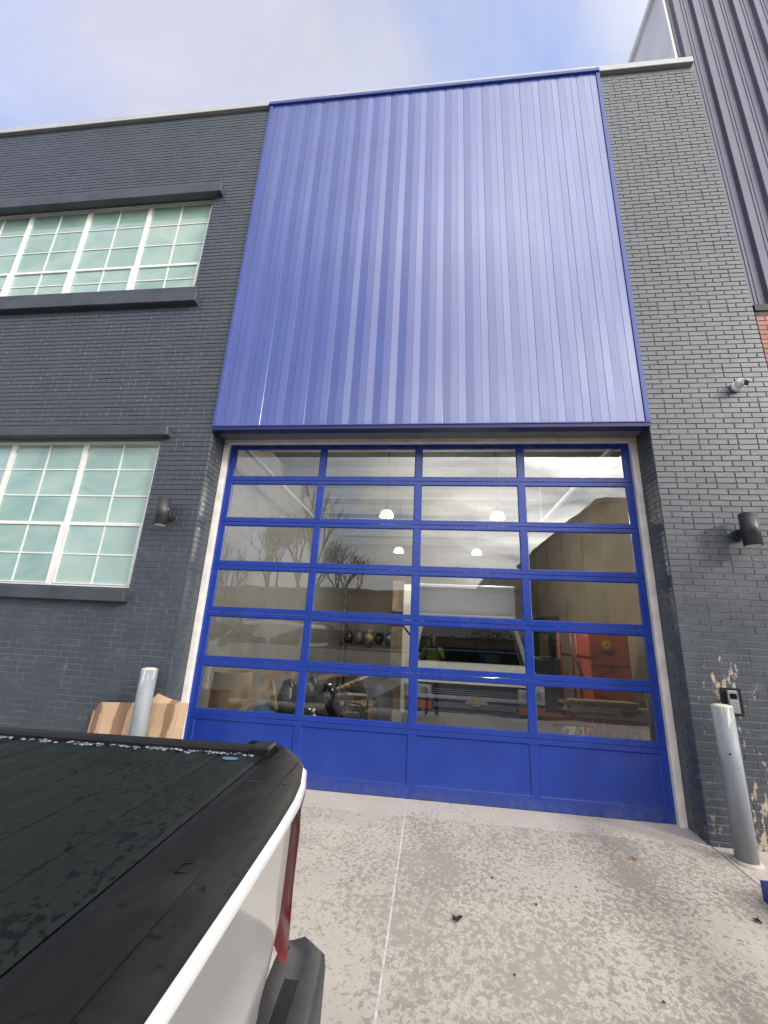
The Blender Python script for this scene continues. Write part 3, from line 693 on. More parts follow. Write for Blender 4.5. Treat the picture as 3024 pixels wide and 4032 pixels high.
for x in (-.10, 5.40):
    dt_.box(x - .03, x + .03, .10, 4.6, 4.33, 4.39); dt_.box(x - .03, x + .03, .06, .10, -.09, 4.33)
    dt_.beam((x, 4.5, 4.39), (x, 4.5, 5.7), .04, .04)
dt_.tube([(-.2, .16, 4.62), (5.5, .16, 4.62)], .022, 8)
dt_.build('door_track', M['steel'], bld)
struct('garage_floor', MB().box(IX0 - .1, IX1, .142, IY1, -.4, -.088), M['infloor'])

# ---------------------------------------------------------------- neighbouring building
nb = thing('metal_clad_building', (9.5, 0, 0), 'taller neighbouring building with purple grey ribbed siding above pink brick', 'building')
MB().box(6.96, 16, -.385, -.05, -.4, 5.88).build('wall', M['joint'], nb)
nbk = MB()
for k in range(int(6.1 / CO)):
    z = -.14 + k * CO
    if z + BH > 5.86: break
    x = 6.962 + (0 if k % 2 else -BL / 2)
    while x < 9.5:
        a = max(x, 6.962); 
        if x + BL - a > .03:
            vs_, fs = brick_geo(rg, x + BL - a - JT); nbk.add([(p + a, q - .388 + rg.uniform(-.001, .001), r_ + z) for p, q, r_ in vs_], fs)
        x += BL
nbk.build('brick_courses', M['nbrick'], nb, 'pink brick below the siding', 'stuff')
MB().box(6.965, 16, -.40, -.10, 5.885, 5.99, .004).build('flashing', M['black'], nb)
x = 6.905; per = .318
for i in range(14):
    pr = [(0, -.215), (.045, -.215), (.068, -.268), (.150, -.268), (.173, -.215), (.222, -.215), (.226, -.223), (.236, -.223), (.240, -.215), (.270, -.215), (.274, -.223), (.284, -.223), (.288, -.215), (per, -.215)]
    MB().grid([[(x + i * per + a, b_, z) for a, b_ in pr] for z in (5.995, 13.5)], False).build('siding_panel', M['siding'], nb)
MB().box(6.90, 16, -.20, .0, 5.99, 13.49).build('backing', M['siding'], nb)
MB().box(6.885, 6.902, -.10, 9, 10.5, 13.42).build('side_wall', M['nwhite'], nb, 'white side wall above the grey coping')
MB().box(6.86, 6.90, -.205, -.102, 10.5, 13.50).build('corner_trim', M['nwhite'], nb)
MB().box(6.82, 6.95, -.1, 9, 13.42, 13.54).build('coping', M['nwhite'], nb)
MB().box(6.9, 16, 0, 9, 5.9, 13.3).build('upper_storey', M['nwhite'], nb)

# ---------------------------------------------------------------- wall fittings
def wall_lamp(x, zc_, label):
    t = thing('wall_lamp', (x, WY, zc_), label, 'wall lamp', 'black cylinder wall lamps either side of the garage door')
    y = -.575
    MB().tube([(x, y, zc_ - .175), (x, y, zc_ + .175)], .083, 28).build('lamp_body', M['blackmetal'], t)
    MB().tube([(x, y, zc_ - .179), (x, y, zc_ - .176)], .068, 24).build('lens', M['paper'], t)
    MB().tube([(x, WY - .001, zc_ - .02), (x, WY - .03, zc_ - .02)], [.066, .064], 22).build('mounting_plate', M['blackmetal'], t)
    MB().box(x - .035, x + .035, -.51, -.43, zc_ - .055, zc_ + .035, .008).build('bracket', M['blackmetal'], t)
    MB().tube([(x + .035, -.47, zc_ - .005), (x + .039, -.47, zc_ - .005)], .012, 12).build('screw', M['chrome'], t)
wall_lamp(-.555, 3.005, 'black cylinder wall lamp on the brick between the lower window and the garage door')
wall_lamp(6.245, 2.905, 'black cylinder wall lamp on the brick right of the garage door, below the white camera')
cx_, cz_ = 6.535, 4.755
t = thing('security_camera', (cx_, WY, cz_), 'white turret security camera high on the brick right of the blue cladding', 'security camera')
MB().tube([(cx_, WY - .001, cz_), (cx_, WY - .03, cz_), (cx_, WY - .05, cz_)], [.064, .066, .055], 28).build('base', M['white_plastic'], t)
MB().blob((cx_ + .01, WY - .075, cz_ + .01), (.064, .064, .060), 3, 20, 12, 0).build('ball', M['white_plastic'], t)
hd = MB()
for q in range(1): 
    d = Vector((.30, -.80, -.42)).normalized(); c0 = Vector((cx_ + .01, WY - .075, cz_ + .012))
    hd.tube([c0 + d * .02, c0 + d * .055, c0 + d * .068], [.052, .050, .044], 20)
hd.build('head', M['white_plastic'], t)
hb = MB(); r1 = Vector((.92, .38, -.05)).normalized(); d = Vector((.30, -.80, -.42)).normalized(); u1 = r1.cross(d).normalized()
if u1.z < 0: u1 = -u1
c1 = c0 + d * .071
hb.add([c1 + r1 * a * .036 + u1 * b_ * .026 - u1 * .004 - d * s_ * .01 for s_ in (0, 1) for a, b_ in ((-1, -1), (1, -1), (1, 1), (-1, 1))], [(0, 1, 2, 3), (0, 1, 5, 4), (1, 2, 6, 5), (2, 3, 7, 6), (3, 0, 4, 7)])
hb.build('lens', M['lens'], t)
vz = MB(); c2 = c0 + d * .085 + u1 * .030
vz.add([c2 + r1 * a * .046 + u1 * h_ - d * s_ * .06 for s_ in (0, 1) for h_ in (0, .008) for a in (-1, 1)], [(0, 1, 3, 2), (4, 6, 7, 5), (0, 4, 5, 1), (2, 3, 7, 6), (0, 2, 6, 4), (1, 5, 7, 3)])
vz.build('visor', M['white_plastic'], t)
t = thing('entry_keypad', (5.87, WY, 1.16), 'metal entry keypad on a black plate on the chipped brick beside the right bollard', 'keypad')
MB().box(5.775, 5.968, -.412, -.400, 1.03, 1.285, .003).build('back_plate', M['black'], t)
MB().box(5.822, 5.916, -.445, -.4125, 1.052, 1.262, .005).build('housing', M['metal'], t)
MB().box(5.836, 5.902, -.4475, -.4455, 1.186, 1.236).build('screen', M['lens'], t)
for r_ in range(4):
    for c_ in range(4): MB().box(5.832 + c_ * .0195, 5.832 + c_ * .0195 + .0145, -.450, -.4455, 1.066 + r_ * .0275, 1.066 + r_ * .0275 + .021, .002).build('key', M['steel'], t)

# ---------------------------------------------------------------- bollards
def bollard(x, y, label):
    z0 = gz(y); t = thing('bollard', (x, y, z0), label, 'bollard', 'grey steel bollards guarding the door opening'); H_ = 1.150 - z0
    MB().tube([(x, y, z0 - .01), (x, y, 1.135)], .0865, 32).build('post', M['bollard'], t)
    c = MB(); c.grid([[(x + .0845 * f * math.cos(a * math.pi / 14), y + .0845 * f * math.sin(a * math.pi / 14), zz) for a in range(28)] for f, zz in ((1, 1.1352), (.96, 1.142), (.6, 1.150), (.02, 1.152))], True, True)
    c.build('concrete_fill', M['conc_cap'], t)
    MB().tube([(x, y, z0 - .01), (x, y, z0 + .012), (x, y, z0 + .02)], [.112, .108, .09], 24).build('grout_ring', M['concB'], t)
    a = R(-118); p = Vector((x + .085 * math.cos(a), y + .085 * math.sin(a), z0 + .86)); n_ = Vector((math.cos(a), math.sin(a), 0))
    MB().tube([p, p + n_ * .003], .009, 10).build('bolt_hole', M['lens'], t)
bollard(5.630, -.640, 'grey steel bollard standing in front of the keypad, right of the garage door')
bollard(-.300, -.600, 'grey steel bollard standing in front of the flattened cardboard, left of the garage door')

# ---------------------------------------------------------------- cardboard behind truck
t = thing('cardboard_box', (-.25, -.45, gz(-.45)), 'large flattened brown cardboard box leaning behind the left bollard', 'cardboard box')
rows = []
for k in range(15):
    f = k / 14; x = -.995 + f * 1.160; yb = -.50 - .02 * math.sin(f * 9) - (.05 * max(0, .12 - f) / .12) * -1
    zt = .730 + .055 * f - (.08 if k == 0 else 0)
    rows.append([(x + .02 * (1 - f), yb - .03, gz(-.5)), (x + .01, yb - .02 + .012 * math.sin(f * 14 + 1), .25), (x, yb + .012 * math.sin(f * 11), zt * .7), (x, yb + .015, zt), (x, yb + .03, zt + .004)])
front = [list(r) for r in rows]; back = [[(p[0], p[1] + .008, p[2] - .001) for p in r] for r in rows]
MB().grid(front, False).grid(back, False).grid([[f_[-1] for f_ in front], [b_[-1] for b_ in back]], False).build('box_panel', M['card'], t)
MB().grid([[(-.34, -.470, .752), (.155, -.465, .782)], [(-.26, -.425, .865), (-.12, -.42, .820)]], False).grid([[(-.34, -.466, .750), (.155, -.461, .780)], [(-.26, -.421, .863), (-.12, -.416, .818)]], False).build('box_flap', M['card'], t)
MB().grid([[(-1.03, -.47, gz(-.5)), (-1.0, -.45, .64)], [(-.6, -.45, gz(-.5)), (-.6, -.44, .64)]], False).build('inner_panel', M['carddark'], t)

# ---------------------------------------------------------------- pickup truck (tail towards +x)
TY, ZG = -4.83, gz(-4.5)
tk = thing('pickup_truck', (-.2, TY, ZG), 'white pickup truck with a black wet bed cover backed beside the camera', 'pickup truck')
ZT = 1.280
half = [(0.0, 2.574), (.20, 2.574), (.36, 2.573), (.50, 2.569), (.60, 2.558), (.72, 2.533), (.80, 2.503), (.86, 2.467), (.900, 2.415), (.925, 2.330)]
def outl(n=2):
    return [(-h, x) for h, x in reversed(half)] + half[1:]
OUT = [(x, TY + h) for h, x in outl()]
OUT = [(x, TY + h) for (h, x) in outl()]
def shell(levels, lo, hi, name, m_, parent, sm=True):   # levels: (z, inset)
    rows = []
    for z, ins in levels:
        row = []
        for h, x in outl():
            if lo <= h <= hi:
                k = 1 if abs(h) < .8 else .6; row.append((x - ins * k, TY + h * (1 - ins * (.0 if abs(h) < .8 else .9)), z))
        rows.append(row)
    return MB().grid(rows, sm).build(name, m_, parent)
# tailgate skin, quarter corners, taillights
tgl = [(1.284, .022), (1.282, .009), (1.278, .002), (1.270, .000), (1.262, .004), (1.257, .016), (1.246, .026), (1.02, .034), (.93, .046), (.905, .056), (.88, .060), (.85, .060), (.83, .075), (.815, .10)]
tg = shell(tgl, -.78, .78, 'tailgate', M['truckwhite'], tk)
shell([(1.284, .034), (1.281, .012), (1.268, .001), (1.23, -.001), (1.19, .006)], .72, .93, 'quarter_corner', M['truckwhite'], tk)
shell([(1.284, .034), (1.281, .012), (1.268, .001), (1.23, -.001), (1.19, .006)], -.93, -.72, 'quarter_corner', M['truckwhite'], tk)
for s in (1, -1):
    lo, hi = (.80, .93) if s > 0 else (-.93, -.80)
    tl_ = shell([(1.192, .010), (1.185, -.006), (1.10, -.010), (.98, -.004), (.88, -.006), (.835, -.004), (.825, .012)], lo, hi, 'taillight', M['red'], tk)
    shell([(1.17, -.013), (1.12, -.018), (1.06, -.016)], lo + (.03 if s > 0 else 0), hi - (.0 if s > 0 else .03), 'reflector', M['redbright'], tl_)
    shell([(.95, -.010), (.91, -.016), (.85, -.014)], lo + (.03 if s > 0 else 0), hi - (.0 if s > 0 else .03), 'reflector', M['redbright'], tl_)
# tailgate handle and emboss
h_ = MB()
h_.box(2.517, 2.543, TY + .29, TY + .40, 1.185, 1.235, .008)
h_.build('tailgate_handle', M['truckwhite'], tg)
MB().box(2.541, 2.545, TY + .30, TY + .355, 1.188, 1.200).build('handle_recess', M['lens'], tg)
MB().box(2.515, 2.546, TY + .16, TY + .25, 1.195, 1.240, .010).build('emboss', M['truckwhite'], tg)
# black top cap of tailgate and corner caps
capx = 2.415
cap = MB()
ys_ = [h for h, x in outl()]
xo = dict((h, x) for h, x in outl())
lv = [(0.0, 1.272), (.012, 1.290), (.5, 1.296), (.82, 1.290), (.97, 1.284), (1.0, 1.270)]
rows = []
for f, z in lv:
    rows.append([(min(capx, xo[h] - .03) + (xo[h] - .009 - min(capx, xo[h] - .03)) * f, TY + h * (.988 if abs(h) > .8 else 1), z) for h in ys_])
cap.grid(rows, True).build('tailgate_cap', M['cap'], tk, 'dusty black plastic cap along the tailgate top')
MB().box(2.505, 2.506, TY - .7, TY + .72, 1.2925, 1.2948).build('cap_seam', M['lens'], tk)
e = MB(); 
for a, b_, c, d in ((2.468, 2.492, .172, .1732), (2.468, 2.492, .197, .1982), (2.468, 2.4692, .1732, .197), (2.4908, 2.492, .1732, .197)): e.box(a, b_, TY + c, TY + d, 1.2945, 1.2962)
e.build('cap_hatch', M['lens'], tk)
MB().box(2.43, 2.52, TY + .560, TY + .5625, 1.288, 1.2936).build('cap_joint', M['bumper'], tk)
# bed rails, cover
for s in (1, -1):
    y0, y1 = sorted((TY + s * .825, TY + s * .915))
    MB().box(.13, 2.40, y0, y1, 1.252, 1.284, .008).build('bed_rail', M['black'], tk)
    y0, y1 = sorted((TY + s * .800, TY + s * .850))
    MB().box(.13, 2.40, y0, y1, 1.262, 1.302, .008).build('cover_rail', M['black'], tk)
    y0, y1 = sorted((TY + s * .835, TY + s * .905))
    MB().tube([(2.448, TY + s * .775, 1.280), (2.448, TY + s * .775, 1.2938)], .024, 20).build('stake_pocket', M['lens'], tk)
MB().box(2.345, 2.405, TY + .79, TY + .862, 1.258, 1.308, .006).build('rail_end_cap', M['black'], tk)
for k in range(18):
    x1_ = 2.386 - k * .1245; x0_ = x1_ - .121
    pr = [(x0_ - .0012, 1.2815), (x0_ + .010, 1.2850), (x0_ + .06, 1.2880), (x1_ - .010, 1.2850), (x1_ + .0012, 1.2815)]
    MB().grid([[(a, y, z) for a, z in pr] for y in (TY - .80, TY - .27, TY + .27, TY + .80)], False).build('cover_slat', M['cover'], tk)
MB().box(.15, 2.39, TY - .8, TY + .8, 1.20, 1.274).build('cover_base', M['black'], tk)
MB().box(2.3885, 2.413, TY - .80, TY + .80, 1.262, 1.280).build('cover_seal', M['black'], tk)
st_ = MB(); st_.add([(2.315 + .022 * math.cos(a), TY + .735 + .014 * math.sin(a), 1.2895) for a in [q * math.pi / 8 for q in range(16)]], [tuple(range(16))]); st_.build('sticker', M['bluebag'], tk)
# bed sides with wheel arch, cab, hood as one painted body
def arch(xc, zc_, r, n=9): return [(xc + r * math.cos(math.pi * k / n), zc_ + r * math.sin(math.pi * k / n)) for k in range(n + 1)]
ZS = ZG + .48
side = [(2.32, ZS + .08)] + [(2.32, 1.278), (.14, 1.278), (.14, ZS)] + list(reversed(arch(1.05, ZG + .50, .50)))
side = [(2.33, .70), (2.33, 1.272), (.145, 1.272), (.145, ZS)] + [(1.05 - .50 * math.cos(math.pi * k / 10), ZG + .52 + .50 * math.sin(math.pi * k / 10)) for k in range(11)] + [(1.6, ZS)]
for s in (1, -1):
    y0, y1 = sorted((TY + s * .86, TY + s * .922)); MB().prism(side, 'y', y0, y1).build('bed_side', M['truckwhite'], tk)
    fl = MB(); pts_i = [(1.05 - .52 * math.cos(math.pi * k / 12), ZG + .52 + .52 * math.sin(math.pi * k / 12)) for k in range(13)]
    fl.tube([(a, TY + s * .93, z) for a, z in pts_i], .025, 8); fl.build('wheel_arch', M['truckwhite'], tk)
MB().box(.15, 2.3, TY - .6, TY + .6, .35, .60).build('frame', M['black'], tk)
# cab: cross-section loft along x
def section(x, zt, wt, zb, wb, zlo=ZS):
    return [(x, TY - wb * .98, zlo), (x, TY - wb, zb - .25), (x, TY - wb * .97, zb), (x, TY - wt, zt - .05), (x, TY - wt * .9, zt), (x, TY + wt * .9, zt), (x, TY + wt, zt - .05), (x, TY + wb * .97, zb), (x, TY + wb, zb - .25), (x, TY + wb * .98, zlo)]
secs_ = [section(.11, 1.76, .68, 1.27, .93), section(.02, 1.80, .70, 1.27, .95), section(-.8, 1.84, .70, 1.27, .96), section(-1.5, 1.80, .68, 1.26, .96), section(-2.25, 1.32, .74, 1.22, .95),
         section(-2.9, 1.24, .72, 1.12, .94), section(-3.35, 1.14, .70, 1.0, .92), section(-3.55, 1.0, .66, .9, .86)]
cb = MB().grid(secs_, False); cb.add(secs_[0], [tuple(range(10))]); cb.add(secs_[-1], [tuple(range(10))])
cb.build('cab_body', M['truckwhite'], tk)
gw = MB()
for s in (1, -1):
    for xa, xb in ((-.05, -.72), (-.80, -1.62)):
        yy = lambda z, x: TY + s * (.955 * .97 + (.69 - .955 * .97) * (z - 1.27) / .50 + .012)
        gw.add([(xa, yy(1.31, xa), 1.31), (xb if xa > -.5 else xb - .28, yy(1.31, xb), 1.31), (xb, yy(1.74, xb), 1.72), (xa - .03, yy(1.74, xa), 1.72)], [(0, 1, 2, 3)])
gw.add([(.125, TY - .74, 1.36), (.125, TY + .74, 1.36), (.125, TY + .62, 1.70), (.125, TY - .62, 1.70)], [(0, 1, 2, 3)])
gw.add([(-2.18, TY - .70, 1.375), (-2.18, TY + .70, 1.375), (-1.56, TY + .62, 1.775), (-1.56, TY - .62, 1.775)], [(0, 1, 2, 3)])
gw.build('cab_glass', mat('tinted_cab_glass', (0.01, 0.012, 0.013), 0.05, spec=0.9), tk)
for s in (1, -1):
    MB().box(-1.78, -1.66, TY + (s * 1.05 if s > 0 else -1.25), TY + (1.25 if s > 0 else -1.05), 1.22, 1.50, .03).build('wing_mirror', M['black'], tk)
    for xw in (1.05, -2.75):
        y = TY + s * .80; zc_ = ZG + .40
        tw = MB().tube([(xw, y - .13, zc_), (xw, y - .12, zc_), (xw, y + .12, zc_), (xw, y + .13, zc_)], [.33, .40, .40, .33], 28).build('wheel', M['tyre'], tk)
        MB().tube([(xw, y + s * .128, zc_), (xw, y + s * .14, zc_)], [.25, .22], 12).build('rim', M['rim'], tw)
# rear step bumper
bp_ = MB()
bo = []
for k in range(41):
    f = -1 + 2 * k / 40; a = abs(f); h = f * .945
    xx = 2.614 - .022 * a ** 2 - (.050 * max(0, (a - .90) / .10) ** 5)
    bo.append((h, xx))
prof = [(-.14, .790), (-.10, .796), (-.085, .788), (-.055, .789), (-.02, .800), (-.005, .792), (0.0, .765), (-.006, .56), (-.03, .50), (-.14, .49)]
rows = [[(x_ + dx if i not in (0,) else 2.46, TY + h * (1 + (dx * .0)), z) for h, x_ in bo] for i, (dx, z) in enumerate(prof)]
bp_.grid(rows, True); bp_.build('rear_bumper', M['bumper'], tk, 'grey black step bumper')
for s, k in ((1, .62), (-1, .62)):
    bx = MB()
    y0, y1 = sorted((TY + s * .40, TY + s * .80))
    bx.box(2.505, 2.54, y0, y1, .790, .7945, .0015); bx.build('step_pad', M['black'], tk)
MB().box(2.505, 2.56, TY - .22, TY + .22, .790, .7945, .0015).build('step_pad', M['black'], tk)
# rain drops along the rail foot and on the cover
dr = MB(); rd = random.Random(3)
for k in range(330):
    x = 2.36 - rd.random() ** 1.2 * 2.2; y = TY + .797 - abs(rd.gauss(0, .012)); r_ = rd.uniform(.0022, .0062)
    dr.grid([[(x + r_ * 1.5 * f * math.cos(a), y + r_ * f * math.sin(a), 1.2865 + r_ * h2) for a in [q * math.pi / 3 for q in range(6)]] for f, h2 in ((1, 0), (.75, .45), (.05, .62))], True, True)
wm = mat('water_drop', (0.30, 0.32, 0.34), 0.03, spec=1.0, metal=0.75)
dr.build('water_drops', wm, tk, 'bead of rain drops along the foot of the rail', 'stuff')

tk.rotation_euler = (0, 0, R(3)); tk.location = (-.149, TY - .135, ZG)      # parked three degrees off square

# ---------------------------------------------------------------- box van in the garage
vx, vy = 3.45, .95
vn = thing('box_van', (vx, 2.6, -.088), 'white box van parked nose to the glass inside the garage', 'van')
def vsec(y, zt, wt, zb, wb, zl): return [(vx - wb, y, zl), (vx - wb, y, zb), (vx - wt, y, zt), (vx + wt, y, zt), (vx + wb, y, zb), (vx + wb, y, zl)]
hood = MB()
hs = [vsec(.955, 1.035, .80, .99, .93, .62), vsec(1.03, 1.085, .84, 1.02, .955, .62), vsec(1.25, 1.19, .86, 1.10, .97, .62), vsec(1.62, 1.285, .84, 1.20, .98, .62)]
hood.grid(hs, False); hood.build('hood', M['truckwhite'], vn)
MB().box(vx - .98, vx + .98, 1.625, 2.6, .45, 1.16).build('cab_lower', M['truckwhite'], vn)
pil = MB()
for s in (1, -1):
    pil.beam((vx + s * .86, 1.62, 1.28), (vx + s * .73, 2.02, 1.95), .07, .05); pil.beam((vx + s * .96, 2.45, 1.16), (vx + s * .78, 2.45, 1.95), .08, .10)
    pil.add([(vx + s * .97, 1.62, 1.16), (vx + s * .97, 2.6, 1.16), (vx + s * .95, 2.6, 1.30), (vx + s * .90, 1.62, 1.29)], [(0, 1, 2, 3)])
pil.box(vx - .78, vx + .78, 1.98, 2.62, 1.93, 2.02, .02)
pil.build('cab_frame', M['truckwhite'], vn)
MB().add([(vx - .84, 1.625, 1.29), (vx + .84, 1.625, 1.29), (vx + .74, 2.0, 1.94), (vx - .74, 2.0, 1.94)], [(0, 1, 2, 3)]).build('windshield', M['windshield'], vn)
MB().box(vx - .82, vx + .82, 1.66, 2.0, 1.15, 1.265).box(vx - .9, vx + .9, 2.5, 2.58, 1.1, 1.93).box(vx - .60, vx - .15, 2.2, 2.35, 1.1, 1.72, .05).box(vx + .15, vx + .60, 2.2, 2.35, 1.1, 1.72, .05).build('cab_interior', M['darkint'], vn)
MB().box(vx - .96, vx + .92, 2.625, 6.4, .55, 2.60, .02).build('cargo_box', M['truckwhite'], vn, 'pale cargo box rising above the cab')
gr = MB().box(vx - .57, vx + .60, .935, .96, .70, .985).build('grille', M['black'], vn)
MB().box(vx - .93, vx + .93, .910, .950, .835, .885, .010).build('grille_bar', M['frame'], gr)
sl = MB()
for k in range(3): sl.box(vx - .55, vx + .58, .928, .940, .905 + k * .026, .913 + k * .026)
MB().box(vx - .54, vx + .56, .924, .940, .725, .800, .006).build('lower_grille', M['rim'], gr)
sl.build('grille_slat', M['steel'], gr)
bt = [(-.145, -.022), (-.055, -.022), (-.055, -.055), (.055, -.055), (.055, -.022), (.145, -.022), (.112, .032), (.055, .032), (.055, .060), (-.055, .060), (-.055, .032), (-.112, .032)]
MB().prism([(3.475 + a * 1.12, .812 + b_ * 1.12) for a, b_ in bt], 'y', .893, .909).build('emblem_border', M['chrome'], vn)
MB().prism([(3.475 + a * .96, .813 + b_ * .86) for a, b_ in bt], 'y', .888, .8925).build('emblem', M['gold'], vn)
for s in (1, -1):
    x0, x1 = sorted((vx + s * .58, vx + s * .93))
    hl = MB().box(x0, x1, .925, .965, .865, 1.01, .01).build('headlight', M['headlamp'], vn)
    for q in (.30, .72): MB().tube([(x0 + (x1 - x0) * q, .919, .937), (x0 + (x1 - x0) * q, .926, .937)], [.045, .055], 16).build('reflector', M['chrome'], hl)
    MB().box(x0 - .01 * s, x1, .912, .960, .70, .800, .008).build('turn_signal', M['amber'], vn)
    MB().box(vx + (s * 1.08 if s > 0 else -1.30), vx + (1.30 if s > 0 else -1.08), 2.02, 2.10, 1.78, 2.05, .02).build('wing_mirror', M['black'], vn)
    MB().beam((vx + s * .9, 2.05, 1.6), (vx + s * 1.12, 2.05, 1.85), .03, .03).build('mirror_arm', M['black'], vn)
    for yw in (1.6, 5.2): MB().tube([(vx + s * .72, yw, .28), (vx + s * .96, yw, .28)], .37, 24).build('wheel', M['tyre'], vn)
MB().box(vx - .97, vx + .97, .80, .95, .42, .66, .03).build('front_bumper', M['greyplastic'], vn)
def sheet_thing(name, pts, m_, label, cat):
    b = MB().add(pts + [(a, b_, c + .003) for a, b_, c in pts], [(0, 1, 2, 3), (4, 5, 6, 7), (0, 1, 5, 4), (1, 2, 6, 5), (2, 3, 7, 6), (3, 0, 4, 7)]).build(name, m_); return tag(b, label, cat)
sheet_thing('paper', [(3.70, 1.68, 1.31), (3.93, 1.68, 1.31), (3.90, 1.78, 1.42), (3.68, 1.78, 1.42)], M['paper'], 'white sheet of paper propped on the van dashboard', 'paper')
sheet_thing('glove', [(2.78, 1.67, 1.28), (3.00, 1.69, 1.28), (2.98, 1.76, 1.40), (2.80, 1.76, 1.38)], M['yellow'], 'yellow gloves lying on the left of the van dashboard', 'gloves')

# ---------------------------------------------------------------- pendant lamps
def pendant(x, y, label, z=3.98):
    t = thing('pendant_lamp', (x, y, z), label, 'pendant lamp', 'lit pendant lamps under the garage ceiling')
    rr = [(.04, .17), (.105, .145), (.135, .09), (.15, .033), (.15, .02), (.136, .018), (.105, .08), (.015, .11)]
    MB().grid([[(x + r_ * math.cos(a * math.pi / 12), y + r_ * math.sin(a * math.pi / 12), z + h) for a in range(24)] for r_, h in rr], True, True).build('lamp_shade', M['lampglow'], t)
    MB().tube([(x, y, z + .10), (x, y, z + .02)], [.02, .04], 12).build('bulb', mat('bulb_glow', (1, .9, .7), .5, emit=(1, .9, .68), estr=4), t)
    ld = bpy.data.lights.new('lamp_light', 'POINT'); ld.energy = 150; ld.color = (1.0, .93, .80); ld.shadow_soft_size = .12
    lo_ = bpy.data.objects.new('lamp_light', ld); col.objects.link(lo_); lo_.parent = t; lo_.location = (0, 0, -.10)
    MB().tube([(x, y, z + .165), (x, y, z + .26)], .034, 12).tube([(x, y, z + .26), (x, y, IZ - .01)], .008, 6).build('stem', M['blackmetal'], t)
pendant(1.895, 3, 'front pendant lamp on the left, in the second row of glass')
pendant(4.154, 3, 'front pendant lamp on the right, in the second row of glass')
pendant(1.86, 6.8, 'rear pendant lamp on the left, in the third row of glass')
pendant(4.12, 6.8, 'rear pendant lamp on the right, in the third row of glass')

# ---------------------------------------------------------------- stored things in the garage
b = MB(); cxr, cyr = -.17, 1.25
b.grid([[(cxr + (.305 + .02 * math.sin(3 * a)) * f * math.cos(a), cyr + .26 * f * math.sin(a), z) for a in [q * math.pi / 14 for q in range(28)]] for f, z in ((1.02, -.088), (1.02, .5), (.94, .97), (.86, .99), (.84, .93))], True, True)
tag(b.build('paper_drum', M['fibre']), 'brown paper wrapped drum standing in the lower left of the garage', 'drum')
t = thing('wooden_brace', (.56, .9, .0), 'A-shaped brace of raw lumber in the lower left of the garage', 'lumber frame')
for a, c, w_ in (((.22, .82, .50), (.56, .92, .92), .09), ((.73, .82, .56), (.58, .92, .92), .09), ((.31, .80, .70), (.68, .80, .79), .022), ((.40, .95, .93), (.86, .95, 1.11), .09), ((.82, .93, 1.10), (.87, .93, .98), .07)):
    MB().beam(a, c, .035 if w_ > .03 else .03, .085, (0, 0, 1)).build('board', M['wood'], t)
for p_, (x, y, z, rx, rz, n_) in enumerate(((.84, .95, .62, .14, .34, 1), (1.08, 1.1, .68, .20, .36, 2), (1.38, 1.0, .62, .20, .30, 3), (1.18, .72, .40, .22, .26, 4), (.66, .9, .40, .18, .26, 5))):
    lb = ('black rubbish bag directly right of the wooden brace', 'tallest black rubbish bag behind the first door mullion', 'black rubbish bag left of the generator', 'black rubbish bag nearest the glass', 'black rubbish bag under the wooden brace')[p_]
    tag(MB().blob((x, y, z), (rx, .18, rz), n_, 16, 11, .12).build('rubbish_bag', M['bag']), lb, 'rubbish bag', 'black rubbish bags in the garage')
tag(MB().blob((.60, .68, .50), (.18, .12, .12), 9, 14, 9, .22).build('plastic_bag', M['bluebag']), 'crumpled blue plastic bag at the bottom left pane', 'plastic bag')
tag(MB().blob((.38, .66, .46), (.16, .12, .09), 12, 14, 9, .22).build('plastic_bag', M['whitebag']), 'crumpled white plastic bag at the bottom left pane', 'plastic bag')
tag(MB().box(-.5, 1.4, .45, 1.5, -.085, .36, .01).build('storage_crate', M['wooddark']), 'low timber crate under the bags inside the door', 'crate')
t = thing('generator', (1.82, .8, -.088), 'black framed generator with a handle near the second pane', 'generator')
f = MB()
for y in (.70, .95):
    f.tube([(1.62, y, .40), (1.62, y, .62), (1.72, y, .71), (1.90, y, .69), (1.96, y, .58), (1.96, y, .40)], .014, 8)
f.tube([(1.66, .95, .45), (1.68, .98, .84), (1.99, .98, .86), (1.99, .95, .45)], .013, 8); f.tube([(1.62, .70, .5), (1.62, .95, .5)], .012, 6); f.tube([(1.96, .70, .5), (1.96, .95, .5)], .012, 6)
f.build('tube_frame', M['blackmetal'], t)
MB().box(1.67, 1.93, .74, .93, .36, .60, .03).build('engine', M['greyplastic'], t); MB().box(1.69, 1.97, .965, .975, .80, .83).build('tag_plate', M['paper'], t)
MB().tube([(1.74, .73, .47), (1.74, .74, .47)], .05, 14).build('recoil_cover', M['yellow'], t)
tag(MB().box(1.55, 2.05, .66, 1.1, -.085, .37, .01).build('tool_chest', M['greyplastic']), 'dark chest under the generator', 'chest')
rl = random.Random(8)
def plank(a, c, w_, h, dark, label, group):
    o = MB().beam(a, c, w_, h).build('plank', M['wooddark' if dark else 'wood']); tag(o, label, 'plank', group)
for k in range(9):
    a = (.9 + .08 * k, 2.2 + .05 * k, .52 + .035 * k); c = (1.35 + .07 * k, 3.4, .72 + .03 * k)
    plank(a, c, .09, .035, k % 3 != 0, 'weathered plank ' + ('lowest', 'second from the bottom', 'third from the bottom', 'fourth from the bottom', 'in the middle', 'fourth from the top', 'third from the top', 'second from the top', 'topmost of the sloping ones')[k] + ' in the heap behind the rubbish bags', 'planks heaped behind the rubbish bags')
plank((.84, 2.3, .84), (1.40, 2.45, .95), .05, .06, False, 'pale plank lying across the top of the heap', 'planks heaped behind the rubbish bags')
tag(MB().box(.8, 1.9, 2.1, 3.4, -.085, .50, .01).build('pallet_stack', M['wooddark']), 'stack of pallets under the heap of planks', 'pallets')
